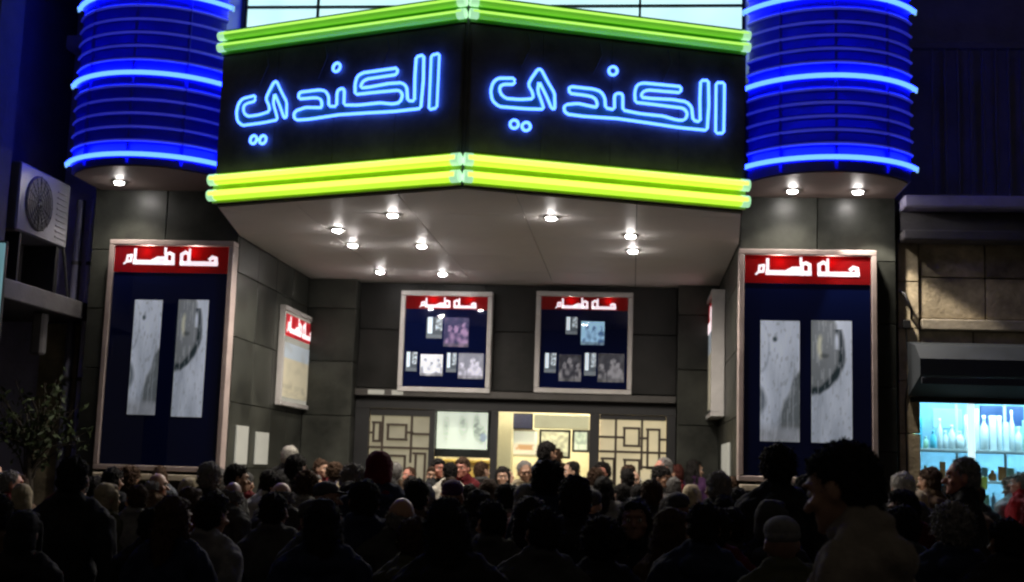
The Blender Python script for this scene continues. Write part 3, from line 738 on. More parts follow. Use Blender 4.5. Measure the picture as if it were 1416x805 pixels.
wall_case(738, 405, 876, 543, [(.31, .58, .43, .75, 'bars'), (.47, .48, .71, .71, 'cyan'), (.1, .2, .22, .39, 'bars'), (.25, .12, .48, .38, 'dark'), (.51, .18, .63, .4, 'bars'), (.65, .12, .92, .4, 'dark')], 'square case of film stills under a red header, right of the two above the doors', 'film_navy')

# side wall cases (seen obliquely)
def side_case(X, sgn, pa, pb, top0, bot0, lab, body, dep=.07):
    A = atX(pa, top0, X); B = atX(pb, top0, X); Y0, Y1 = sorted((A.y, B.y)); z1 = A.z
    z0 = atX(pa, bot0, X).z
    t = thing('poster_case', (X, (Y0 + Y1) / 2, z0), lab, 'poster case')
    d = dep * sgn
    def bx(x0, y0, z0_, x1, y1, z1_, nm, m_):
        a_ = (min(x0, x1), y0, z0_); b_ = (max(x0, x1), y1, z1_); return part(MB().bbox(a_, b_, .004), nm, m_, t)
    e = .004 * sgn
    bx(X + e, Y0, z0, X + d, Y1, z0 + .05, 'frame', 'aluminium'); bx(X + e, Y0, z1 - .05, X + d, Y1, z1, 'frame', 'aluminium')
    bx(X + e, Y0, z0 + .051, X + d, Y0 + .05, z1 - .051, 'frame', 'aluminium'); bx(X + e, Y1 - .05, z0 + .051, X + d, Y1, z1 - .051, 'frame', 'aluminium')
    bx(X + e * 2, Y0 + .051, z0 + .051, X + d - .028 * sgn, Y1 - .051, z1 - .051, 'backing_film', body)
    U = Y_ if sgn > 0 else -Y_; N = X_ * sgn
    O = Vector((X + (d - .028 * sgn) + e, Y0 + .07 if sgn > 0 else Y1 - .07, z1 - .06 - .27))
    W = Y1 - Y0 - .14
    R = Matrix((U, -N, Z_)).transposed()
    add_print(t, 'header', O, W, .25, lambda u, v: mixc((.45, .01, .03), (.8, .03, .04), .5 + nz(u, v, 3)), 'print_side', 8, 4, R)
    k = script_line(t, O + Vector((0, 0, .13)) + N * .002, U, N, W)
    add_print(t, 'poster', Vector((O.x, O.y, z0 + .1)), W, (z1 - z0) - .5, lambda u, v: mixc((.62, .57, .42) if v < .72 else (.5, .58, .66), (.3, .28, .2), .1 + .5 * max(0, nz(u, v, 7, 2)) + (.3 if v < .25 and nz(u, v, 16, 5) > 0 else 0)), 'print_side', 16, 40, R)
    return t
side_case(XL + .004, 1, 387, 434, 421, 561, 'narrow cream poster case on the left side wall of the entrance', 'paper_glow')
side_case(XR - .004, -1, 979, 1003, 448, 590, 'narrow poster case edge-on on the right side wall of the entrance', 'film_dark', .15)
# paper notices
def notice(X, sgn, pa, pb, t0, b0, lab):
    A = atX(pa, t0, X); B = atX(pb, t0, X); Y0, Y1 = sorted((A.y, B.y)); z1 = A.z; z0 = atX(pa, b0, X).z
    x0, x1 = sorted((X + .002 * sgn, X + .02 * sgn))
    tag(MB().bbox((x0, Y0, z0), (x1, Y1, z1), .003).build('wall_notice', 'paper_glow'), lab, 'notice')
notice(XL + .005, 1, 326, 342, 588, 642, 'white paper notice on the left side wall nearest the tall case')
notice(XL + .005, 1, 353, 370, 597, 642, 'white paper notice on the left side wall, farther one of two')
notice(XR - .005, -1, 1000, 1010, 615, 682, 'white paper notice at the outer edge of the right side wall')

# ------------------------------------------------------------------ building on the left
lbz = thing('left_building', (-8, 12.7, 0), 'dark plastered building with a black window left of the blue tower', 'building')
wx0 = at(8, 150, 12.7).x; wx1 = at(45, 150, 12.7).x; wz1 = at(30, 70, 12.7).z; wz0 = at(30, 222, 12.7).z
part(MB().box((-14, 12.7, 0), (wx0, 13.0, 9)), 'wall', 'plaster_spill_violet', lbz)
part(MB().box((wx1, 12.7, 0), (-5.505, 12.999, 9)), 'wall', 'plaster_spill_violet', lbz)
part(MB().box((wx0 + .001, 12.701, 0), (wx1 - .001, 12.998, wz0)), 'wall', 'plaster_spill_violet', lbz)
part(MB().box((wx0 + .001, 12.701, wz1), (wx1 - .001, 12.998, 9)), 'wall', 'plaster_spill_violet', lbz)
wn = part(MB().box((wx0 + .04, 12.84, wz0 + .04), (wx1 - .04, 12.86, wz1 - .04)), 'window', 'case_black', lbz)
for a_, b_ in frame4(wx0 + .002, wz0 + .002, wx1 - .002, wz1 - .002, 12.78, 12.84, .05): part(MB().bbox(a_, b_, .005), 'frame', 'plaster_dark', wn)
zc = at(50, 62, 12.6).z
part(MB().bbox((-14, 12.45, zc - .09), (-5.52, 12.698, zc + .06), .02), 'cornice', 'plaster_spill_violet', lbz)
# projecting side block carrying the unit
Xs = -5.62
sl = part(MB().bbox((-9, 10.2, 3.02), (Xs + .02, 12.69, 3.2), .01), 'balcony_slab', 'plaster_dark', lbz)
part(MB().box((-9, 10.35, 3.202), (Xs - .45, 12.68, 9)), 'side_block', 'plaster_dark', lbz)
for yy in (10.7, 11.7): part(MB().bbox((Xs - .2, yy, 2.6), (Xs - .08, yy + .12, 3.018), .02), 'slab_bracket', 'plaster_dark', lbz)
gx0 = at(56, 500, 12.65).x; 
part(MB().box((gx0, 12.62, .12), (-5.75, 12.698, 3.0)), 'stone_panel', 'stone', lbz)
# air conditioner
part(MB().box((-9, 10.35, 3.202), (Xs - .06, atX(27, 222, Xs).y - .03, 9)), 'corner_pier', 'plaster_dark', lbz)
a0 = atX(30, 222, Xs); a1 = atX(98, 262, Xs); a2 = atX(29, 320, Xs)
ac = thing('air_conditioner', (Xs - .15, (a0.y + a1.y) / 2, a2.z), 'white air conditioner outdoor unit with a round fan beside the left tower', 'air conditioner')
Y0, Y1 = a0.y, a1.y; Z0, Z1 = a2.z, a0.z
part(MB().bbox((Xs - .34, Y0, Z0), (Xs, Y1, Z1), .015), 'housing', 'white_enamel', ac)
fc = Vector((Xs, Y0 + (Y1 - Y0) * .38, (Z0 + Z1) / 2)); rr = (Z1 - Z0) * .41
RX = Matrix.Translation(fc) @ Matrix.Rotation(math.radians(90), 4, 'Y')
part(MB().lathe([(rr, -.01), (rr, .004), (rr * .9, .006)], 32, RX), 'fan_recess', 'fan_grille', ac)
g = MB()
for q in (.95, .8, .65, .5, .35, .2): g.tube([RX @ Vector((rr * q * math.cos(a), rr * q * math.sin(a), .018)) for a in rng(0, math.tau, 28)[:-1]], .0035, 5, closed=True)
for k in range(8):
    a = k * math.pi / 8; g.tube([RX @ Vector((-rr * math.cos(a), -rr * math.sin(a), .014)), RX @ Vector((rr * math.cos(a), rr * math.sin(a), .014))], .004, 5)
part(g, 'fan_guard', 'dark_metal', ac)
g = MB()
for k in range(9): g.bbox((Xs + .001, Y0 + (Y1 - Y0) * .74, Z0 + .07 + k * .055), (Xs + .008, Y1 - .05, Z0 + .085 + k * .055), .002)
part(g, 'louvre', 'white_enamel', ac)
for yy in (Y0 + .12, Y1 - .16): part(MB().bbox((Xs - .36, yy, 3.202), (Xs - .02, yy + .04, Z0 - .001), .004), 'foot', 'dark_metal', ac)
part(MB().tube([(Xs - .1, Y1 + .003, Z0 + .15), (Xs - .08, Y1 + .06, Z0 + .1), (Xs - .06, Y1 + .1, Z0 - .05), (Xs - .02, Y1 + .16, 3.21)], .014, 6), 'hose', 'dark_metal', ac)
# drain pipes by the left pillar
for i, (xx, r_, lb_) in enumerate(((104, .045, 'dark vertical drain pipe on the corner left of the left pillar'), (122, .03, 'thin vertical pipe hugging the left pillar'))):
    p = at(xx, 420, 12.55)
    t = thing('drain_pipe', (p.x, 12.5, .1), lb_, 'pipe')
    part(MB().tube([(p.x, 12.5, .1), (p.x, 12.5, 2), (p.x, 12.5, TS - .05)], r_, 10), 'pipe', 'rail_metal' if i == 0 else 'plaster_spill_violet', t)
    for z in (1.2, 2.4, 3.6): part(MB().tube([(p.x, 12.5, z), (p.x, 12.5, z + .04)], r_ + .008, 10), 'pipe_collar', 'dark_metal', t)
# lit sign sliver at the far left
p = at(-40, 335, 10.0); q = at(-5, 470, 10.0)
sg = thing('shop_sign', (q.x - .2, 10.1, 1.8), 'pale cyan lit sign cut off by the left edge', 'sign')
part(MB().bbox((p.x, 10.0, q.z), (q.x, 10.02, p.z), .004), 'sign_face', 'side_sign', sg)
part(MB().bbox((p.x, 10.021, q.z - .02), (q.x + .004, 10.06, p.z + .02), .004), 'sign_back_shield', 'case_black', sg)  # dark box added behind the face to hide its back glow
part(MB().bbox((p.x, 10.005, at(5, 640, 10).z), (q.x + .0, 10.04, q.z - .01), .01), 'sign_base', 'case_black', sg)
# scraggy shrub against the left wall
tr = thing('shrub', (at(60, 600, 12.2).x, 12.0, .12), 'dark scraggy shrub against the wall under the air conditioner', 'shrub')
random.seed(11); g = MB(); lf = MB(); bx_ = tr.location.x
g.tube([(bx_, 12.0, .12), (bx_ + .03, 12.02, 1.0), (bx_ - .04, 12.0, 1.7)], [.05, .04, .03], 8)
for k in range(46):
    z = random.uniform(1.3, 2.5); p0 = Vector((bx_ + random.uniform(-.05, .05), 12.0, min(z, 1.7) + 0))
    p1 = p0 + Vector((random.uniform(-.45, .5), random.uniform(-.2, .2), random.uniform(.1, .75))); pm = (p0 + p1) / 2 + Vector((random.uniform(-.1, .1), 0, random.uniform(-.05, .1)))
    g.tube([p0, pm, p1], [.012, .008, .004], 5)
    for j in range(12):
        c = pm.lerp(p1, random.uniform(-.3, 1.1)) + Vector([random.uniform(-.07, .07) for _ in range(3)])
        a_ = Vector([random.uniform(-1, 1) for _ in range(3)]).normalized() * .045; b_ = a_.cross(Vector([random.uniform(-1, 1) for _ in range(3)])).normalized() * .018
        lf.add([c - a_, c + b_, c + a_, c - b_], [(0, 1, 2, 3)])
part(g, 'stem', 'bark', tr); part(lf, 'foliage', 'leaf', tr)

# ------------------------------------------------------------------ building on the right
rb = thing('right_building', (4.5, 12.4, 0), 'old ochre stone shop building right of the blue tower', 'building')
RY = 12.35
sx0 = at(1266, 600, RY).x; sz1 = at(1300, 553, RY).z; sz0 = .75
rx_ = 2.5
part(MB().box((rx_ + .005, RY + .03, 0), (sx0 - .005, RY + .4, 4.0)), 'wall', 'joint', rb)
wl = part(MB().box((sx0 - .005, RY + .03, sz1), (7.5, RY + .399, 4.0)), 'wall', 'joint', rb)
part(MB().box((rx_ + .005, RY + .03, 4.35), (9, RY + .4, 9)), 'wall', 'plaster_spill_blue', rb)
part(MB().box((sx0 + .001, RY + .1, 0), (7.5, RY + .4, sz0)), 'stall_riser', 'stone', rb)
# stone column strip
slabs(wl, 'stone_block', 'stone', (rx_ + .005, RY + .03, .1), X_, Z_, -Y_, [0, .2], [0, .5, 1.0, 1.5, 2.0, 2.5, 3.0, 3.45, 3.88], th=.07, gap=.01, jitter=.006)
zb_ = at(1300, 450, RY).z
zz = [sz1 + .6, zb_ - .04]
slabs(wl, 'stone_block', 'stone', (rx_ + .21, RY + .03, zb_ + .06), X_, Z_, -Y_, [0, .62, 1.3, 1.95, 2.6, 3.3, 4.0, 4.8], [0, .4, .78], th=.04, gap=.012, jitter=.012)
slabs(wl, 'stone_block', 'stone', (rx_ + .21, RY + .03, sz1 - .02), X_, Z_, -Y_, [0, .5, 1.2, 1.9, 2.6, 3.4, 4.2, 4.8], [0, .35, max(.5, zb_ - sz1 - .03)], th=.035, gap=.012, jitter=.012)
part(MB().bbox((rx_ + .22, RY - .06, zb_ - .05), (rx_ + 1.2, RY + .029, zb_ + .055), .012), 'string_course', 'stone_trim', rb)
part(MB().bbox((rx_ + 1.21, RY - .06, zb_ - .05), (7.5, RY + .029, zb_ + .055), .012), 'string_course', 'stone_trim', rb)
part(MB().bbox((rx_ + .02, RY - .25, 3.92), (9, RY + .4, 4.02), .015), 'cornice', 'plaster_dark', rb)
part(MB().bbox((rx_ + .02, RY - .1, 4.025), (9, RY + .4, 4.22), .01), 'frieze', 'plaster_dark', rb)
part(MB().bbox((rx_ + .02, RY - .32, 4.225), (9, RY + .4, 4.34), .015), 'balcony_slab', 'plaster_spill_violet', rb)
bt = at(1340, 66, RY - .25).z
rail = thing('balcony_railing', (4.5, RY - .25, 4.34), 'dark railing of upright bars on the ledge right of the tower', 'railing')
bars = MB().bbox((-.012, -.012, 0), (.012, .012, bt - 4.38), .003).mesh('railing_bar', 'rail_metal')
x = at(1290, 150, RY - .25).x
while x < 6.5:
    link_mesh(bars, 'railing_bar', rail, (x, RY - .25, 4.36)); x += .118
part(MB().bbox((rx_ + .02, RY - .285, bt - .02), (8, RY - .215, bt + .05), .008), 'handrail', 'rail_metal', rail)
part(MB().bbox((rx_ + .02, RY - .27, 4.341), (8, RY - .23, 4.36), .003), 'bottom_rail', 'rail_metal', rail)
# bracket lamp/wire on the stone column
p = at(1252, 425, RY - .1)
wb = thing('wall_bracket', (p.x, RY, p.z), 'small bent black bracket with wires on the stone column', 'bracket')
part(MB().tube([(p.x - .03, RY - .04, p.z + .16), (p.x - .01, RY - .14, p.z + .12), (p.x + .05, RY - .13, p.z - .02), (p.x + .07, RY - .04, p.z - .1)], .014, 6), 'arm', 'dark_metal', wb)
part(MB().bbox((p.x - .02, RY - .1, p.z - .2), (p.x + .05, RY - .041, p.z - .12), .008), 'junction_box', 'dark_metal', wb)
part(MB().tube([(p.x + .01, RY - .06, p.z - .2), (p.x + .03, RY - .07, p.z - .6), (p.x + .0, RY - .05, p.z - .9), (p.x + .02, RY - .05, 1.0)], .008, 5), 'cable', 'dark_metal', wb)
# awning box over the shop window
az1 = at(1300, 468, 11.9).z; az0 = at(1300, 500, 11.7).z
aw = thing('shop_awning', (4.5, 12.0, sz1), 'grey rolled awning box over the lit shop window', 'awning')
ax0 = at(1264, 500, 12.0).x
pr_ = [(RY - .08, az1), (11.95, az1 - .06), (11.75, az0 + .03), (11.75, az0 - .12), (11.8, az0 - .14), (RY - .08, sz1 + .02)]
g = MB(); n = len(pr_)
g.add([(ax0, y, z) for y, z in pr_] + [(7.5, y, z) for y, z in pr_], [tuple(range(n)), tuple(reversed(range(n, 2 * n)))] + [(i, n + i, n + (i + 1) % n, (i + 1) % n) for i in range(n)])
part(g, 'awning_box', 'awning_grey', aw)
part(MB().bbox((ax0 + .01, 11.74, az0 - .2), (7.5, 11.76, az0 - .141), .004), 'valance', 'canvas_dark', aw)
part(MB().bbox((ax0 + .02, RY - .07, sz1 - .03), (7.5, RY + .02, sz1 + .018), .004), 'shutter_guide', 'dark_metal', aw)

# ------------------------------------------------------------------ shop interior
sh = thing('shop_room', (4.5, 13.5, 0), 'blue lit shop interior behind the window on the right', 'room')
mat('shop_wall', (.3, .55, .72), .6)
part(MB().box((sx0 - .3, 13.9, 0), (7.5, 14.0, 3.2)), 'back_wall', 'shop_wall', sh)
part(MB().box((sx0 - .4, RY + .41, 0), (sx0 - .301, 13.9, 3.2)), 'side_wall', 'shop_wall', sh)
part(MB().box((sx0 - .3, RY + .41, 3.0), (7.5, 13.899, 3.2)), 'ceiling', 'shelf_white', sh)
part(MB().box((sx0 - .3, RY + .41, 0), (7.5, 13.899, .1)), 'floor', 'lobby_floor', sh)
part(MB().box((sx0 + .02, RY + .2, sz0 + .01), (7.4, RY + .208, sz1 - .01)), 'window_pane', 'clear_glass', sh)
mx = at(1344, 600, RY + .15).x
part(MB().bbox((mx - .03, RY + .15, sz0 + .01), (mx + .03, RY + .19, sz1 - .01), .004), 'lit_strip_post', 'cold_strip', sh)  # post given its own cold glow, as an upright strip light
for i, yy in enumerate((12.81, 13.45)):
    lt = thing('strip_light', (4.4, yy, 2.95), ['cold strip light just inside the shop window', 'cold strip light deeper inside the shop'][i], 'lamp')
    zl_ = sz1 + .06 if i == 0 else 2.93
    part(MB().bbox((sx0 + .0, yy - .04, zl_), (6.0, yy + .04, zl_ + .05), .01), 'tube', 'cold_lamp', lt)
SHY = 13.0
zt = at(1340, 622, SHY).z; zt2 = at(1340, 664, SHY).z; zt3 = at(1340, 704, SHY).z
rk = thing('shop_shelf', (4.4, SHY, .1), 'white display shelving inside the shop window', 'shelf')
shz = [zt, zt2, zt3]
for z in shz: part(MB().bbox((sx0 - .1, SHY - .12, z - .03), (6.5, SHY + .18, z), .004), 'shelf_board', 'shelf_white', rk)
for xp in (1268, 1330, 1398): 
    x = at(xp, 620, SHY).x; part(MB().bbox((x - .012, SHY + .181, .1), (x + .012, SHY + .21, 2.9), .003), 'shelf_post', 'shelf_white', rk)
random.seed(5)
goods = [('white', (.85, .9, .92)), ('pale blue', (.4, .7, .85)), ('cyan', (.1, .5, .65)), ('yellow', (.75, .75, .12)), ('dark blue', (.02, .06, .2)), ('pale green', (.45, .75, .55)), ('orange', (.7, .25, .05)), ('pink', (.7, .3, .4))]
for n_, c in goods: mat('pack_' + n_, c, .35, var=.1)
gm = {}
def good(kind, w, h, cn):
    k = (kind, round(w, 3), round(h, 3), cn)
    if k in gm: return gm[k]
    mb = MB()
    if kind == 'bottle': mb.lathe([(w * .42, 0), (w * .5, .01), (w * .5, h * .62), (w * .2, h * .78), (w * .17, h * .88), (w * .22, h * .89), (w * .22, h)], 12)
    elif kind == 'jar': mb.lathe([(w * .46, 0), (w * .5, .01), (w * .5, h * .75), (w * .44, h * .8), (w * .47, h * .82), (w * .47, h)], 12)
    else: mb.bbox((-w / 2, -w * .35, 0), (w / 2, w * .35, h), .003)
    gm[k] = mb.mesh(kind, 'pack_' + cn); return gm[k]
for si, z in enumerate((zt, zt2, zt3)):
    x = sx0 + .02; cnt = 0
    while x < at(1425, 640, SHY).x:
        kind = random.choice(['bottle', 'bottle', 'carton', 'jar']); cn = random.choice(['white', 'white', 'pale blue', 'cyan', 'pale green', 'yellow', 'dark blue', 'orange', 'pink'][: (6 if si == 0 else 9)])
        w_ = random.choice([.05, .065, .08]); h = random.choice([.12, .18, .24, .3] if si == 0 else [.1, .13, .17])
        if kind == 'jar': h = random.choice([.1, .14])
        if mx + .03 < x < mx + .5 and si == 0: cn = 'white'; h = random.choice([.34, .28, .4])
        o = bpy.data.objects.new(kind, good(kind, w_, h, cn)); COL.objects.link(o); o.location = (x + w_ / 2, SHY - .03, z)
        cnt += 1; odd = ['', 'first', 'second', 'third', 'fourth', 'fifth', 'sixth', 'seventh', 'eighth', 'ninth', 'tenth', 'eleventh', 'twelfth', 'thirteenth', 'fourteenth', 'fifteenth', 'sixteenth', 'seventeenth', 'eighteenth', 'nineteenth', 'twentieth', 'twenty-first', 'twenty-second', 'twenty-third', 'twenty-fourth', 'twenty-fifth', 'twenty-sixth'][min(cnt, 26)]
        tag(o, f'{cn} {kind}, {odd} item from the left on the {["upper", "middle", "lower"][si]} shelf in the shop window', kind, f'{cn} {kind}s on the {["upper", "middle", "lower"][si]} shop shelf')
        x += w_ + random.choice([.004, .008, .012])
# price card on lower shelf
p = at(1351, 668, SHY - .13)
tag(MB().bbox((p.x - .09, SHY - .16, p.z - .06), (p.x + .09, SHY - .14, p.z + .06), .003).build('price_card', 'pack_yellow'), 'yellow green card on the front of the shop shelf', 'card')
# display boards hung behind shelf
for (xa, ya, xb, yb, lb_, mm) in ((1290, 566, 1330, 592, 'pale blue hanging panel in the left half of the shop window', 'pack_pale blue'), (1356, 562, 1416, 588, 'dark blue hanging panel in the right half of the shop window', 'pack_dark blue')):
    A, B = at(xa, yb, 13.3), at(xb, ya, 13.3)
    tag(MB().bbox((A.x, 13.3, A.z), (B.x, 13.34, B.z), .005).build('display_panel', mm), lb_, 'panel')

# ------------------------------------------------------------------ people
def finish(mb, name, vox, smooth=4, disp=None, m=None):
    me = mb.mesh(name); o = bpy.data.objects.new('tmp', me); COL.objects.link(o)
    r = o.modifiers.new('r', 'REMESH'); r.mode = 'VOXEL'; r.voxel_size = vox; r.use_smooth_shade = True
    s = o.modifiers.new('s', 'SMOOTH'); s.factor = .5; s.iterations = smooth
    dg = bpy.context.evaluated_depsgraph_get(); ev = o.evaluated_get(dg)
    out = bpy.data.meshes.new_from_object(ev); out.name = name
    bpy.data.objects.remove(o); bpy.data.meshes.remove(me)
    if disp:
        amp, sc_, st = disp
        out.update()
        for v, nn in zip(out.vertices, [x.vector.copy() for x in out.vertex_normals]):
            c = Vector((v.co.x * sc_, v.co.y * sc_, v.co.z * sc_ * st)); v.co += nn * (amp * noise.noise(c) + amp * .5 * noise.noise(c * 2.3))
    for p in out.polygons: p.use_smooth = True
    if m: out.materials.append(MATS[m])
    return out
NECK = Vector((0, -.005, 1.50))
def hand(mb, W, d, nrm, side):
    """palm and five fingers; W wrist, d along the hand, nrm palm normal (curl direction), side thumb direction"""
    d = d.normalized(); side = (side - d * side.dot(d)).normalized(); nrm = d.cross(side) * (1 if d.cross(side).dot(nrm) > 0 else -1)
    R = Matrix((side, nrm, d)).transposed().to_4x4(); R.translation = W
    mb.ell((0, 0, .048), (.04, .016, .05), R)
    for i, (x, L) in enumerate(((.029, .07), (.010, .078), (-.009, .072), (-.027, .056))):
        a0 = Vector((x, 0, .082)); a1 = a0 + Vector((x * .12, .012, L * .45)); a2 = a1 + Vector((0, .03, L * .38))
        mb.cap(a0, a1, .0095, .0088, R, 8); mb.cap(a1, a2, .0088, .0078, R, 8)
    mb.cap((.03, .004, .025), (.055, .018, .058), .0125, .0105, R, 8); mb.cap((.055, .018, .058), (.055, .034, .084), .0105, .009, R, 8)
POSES = {
    'down': dict(R=((.245, -.03, 1.13), (.25, .06, .89)), L=((-.245, -.03, 1.13), (-.25, .06, .89)), yaw=0, pitch=0),
    'pocket': dict(R=((.29, -.1, 1.16), (.2, .07, 1.0)), L=((-.29, -.1, 1.16), (-.2, .07, 1.0)), yaw=10, pitch=-3),
    'folded': dict(R=((.25, .03, 1.13), (-.02, .23, 1.17)), L=((-.25, .03, 1.13), (.03, .22, 1.13)), yaw=-22, pitch=0),
    'phone': dict(R=((.27, .2, 1.28), (.13, .36, 1.5)), L=((-.245, .0, 1.13), (-.2, .15, .93)), yaw=0, pitch=6),
    'nape': dict(R=((.42, .06, 1.4), (.15, -.07, 1.5)), L=((-.25, -.02, 1.13), (-.24, .07, .9)), yaw=25, pitch=-8),
    'lookup': dict(R=((.26, -.05, 1.14), (.22, .12, .97)), L=((-.25, .02, 1.13), (-.2, .17, .96)), yaw=14, pitch=16, roll=4),
    'talk': dict(R=((.25, .02, 1.12), (.16, .2, 1.06)), L=((-.26, -.06, 1.14), (-.24, .03, .92)), yaw=-48, pitch=-4, roll=-5),
    'glance': dict(R=((.28, -.08, 1.15), (.18, .1, 1.0)), L=((-.245, .0, 1.12), (-.24, .1, .9)), yaw=38, pitch=-10, roll=6),
    'stride': dict(R=((.25, -.12, 1.15), (.24, .0, .93)), L=((-.25, .08, 1.14), (-.22, .24, .97)), yaw=-12, pitch=-14),
}
def headM(ps): return Matrix.Translation(NECK) @ Matrix.Rotation(math.radians(ps['yaw']), 4, 'Z') @ Matrix.Rotation(math.radians(ps['pitch']), 4, 'X') @ Matrix.Rotation(math.radians(ps.get('roll', 0)), 4, 'Y') @ Matrix.Translation(-NECK)
def head(mb, M):
    mb.ell((0, .005, 1.645), (.074, .093, .108), M, 20, 14); mb.ell((0, .03, 1.6), (.064, .07, .075), M)
    mb.ell((0, .05, 1.565), (.047, .052, .038), M); mb.cap((0, .094, 1.64), (0, .122, 1.608), .009, .014, M, 8)
    mb.ell((0, .092, 1.668), (.055, .016, .011), M); mb.ell((0, .093, 1.578), (.022, .013, .007), M); mb.ell((0, .091, 1.567), (.02, .013, .007), M)
    mb.ell((0, .09, 1.545), (.022, .018, .016), M)
    for s in (-1, 1):
        mb.ell((s * .077, -.002, 1.625), (.011, .02, .032), M); mb.ell((s * .05, .07, 1.61), (.025, .02, .018), M)
def legs(mb, ps, pad, foot=True, stride=False):
    for s in (-1, 1):
        fy = (s * .16 if stride else s * .02)
        H = Vector((s * .088, 0, .93)); K = Vector((s * .098, .02 + fy * .5, .5)); A = Vector((s * .1, -.03 + fy, .1))
        mb.cap(H, K, .084 + pad, .058 + pad, n=14); mb.cap(K, A, .056 + pad, .04 + pad * .9, n=14)
        if foot: mb.cap(A - Vector((0, .02, .045)), A + Vector((s * .02, .15, -.06)), .042, .034)
def torso(mb, pad, sh, low=.95):
    mb.ell((0, -.0, .96), (.158 + pad, .112 + pad, .13 + pad * .5)); mb.ell((0, .0, 1.12), (.142 + pad, .1 + pad, .18))
    mb.ell((0, .0, 1.3), (.168 * sh + pad, .112 + pad, .17)); mb.cap((-.155 * sh, -.01, 1.415), (.155 * sh, -.01, 1.415), .058 + pad, .058 + pad)
    mb.cap((-.09, -.02, 1.44), (0, -.015, 1.5), .05 + pad * .6, .055 + pad * .3); mb.cap((.09, -.02, 1.44), (0, -.015, 1.5), .05 + pad * .6, .055 + pad * .3)
def arms(mb, ps, pad, sh, full=True):
    for s, key in ((1, 'R'), (-1, 'L')):
        E, W = [Vector(p) for p in ps[key]]; Sx = Vector((s * .185 * sh, -.01, 1.41))
        mb.cap(Sx, E, .052 + pad, .042 + pad); e = W if full else E.lerp(W, .93)
        mb.cap(E, e, .041 + pad, (.028 if full else .031) + pad * .8)
        if full:
            d = (W - E).normalized(); hand(mb, W, d, Vector((-s, .3, 0)), Vector((-s * .2, 1, .1)))
PM = {}
for pi, (nm, ps) in enumerate(POSES.items()):
    sh_ = .9 if nm in ('folded', 'phone', 'talk') else 1.0
    M = headM(ps); mb = MB()
    torso(mb, 0, sh_); mb.cap((0, -.015, 1.42), (0, .0, 1.57), .058, .054); head(mb, M); arms(mb, ps, 0, sh_); legs(mb, ps, 0, True, nm == 'stride')
    body = finish(mb, 'body', .0085, 2)
    mb = MB(); torso(mb, .028, sh_); arms(mb, ps, .02, sh_, False)
    mb.ell((0, 0, .9), (.185, .14, .1))
    for s in (-1, 1): mb.cap((s * .17 * sh_, -.012, 1.425), (s * .03, -.02, 1.525), .062, .06)
    for k in range(10):
        a0_, a1_ = k * math.tau / 10, (k + 1) * math.tau / 10
        mb.cap((.07 * math.cos(a0_), -.012 + .066 * math.sin(a0_), 1.525 + .012 * -math.sin(a0_)), (.07 * math.cos(a1_), -.012 + .066 * math.sin(a1_), 1.525 + .012 * -math.sin(a1_)), .026, .026, n=8)
    if nm in ('down', 'stride'): mb.ell((0, -.1, 1.45), (.11, .055, .06))
    jacket = finish(mb, 'jacket', .012, 2, (.022, 11, .55))
    mb = MB(); mb.ell((0, 0, .95), (.168, .122, .12)); legs(mb, ps, .016, False, nm == 'stride')
    trous = finish(mb, 'trousers', .016, 2, (.008, 10, .6))
    mb = MB()
    for s in (-1, 1):
        fy = (s * .16 if nm == 'stride' else s * .02); A = Vector((s * .1, -.03 + fy, .1))
        mb.cap(A - Vector((0, .03, .04)), A + Vector((s * .02, .16, -.055)), .052, .042)
    shoes = finish(mb, 'shoes', .014, 2)
    PM[nm] = (body, jacket, trous, shoes, M)
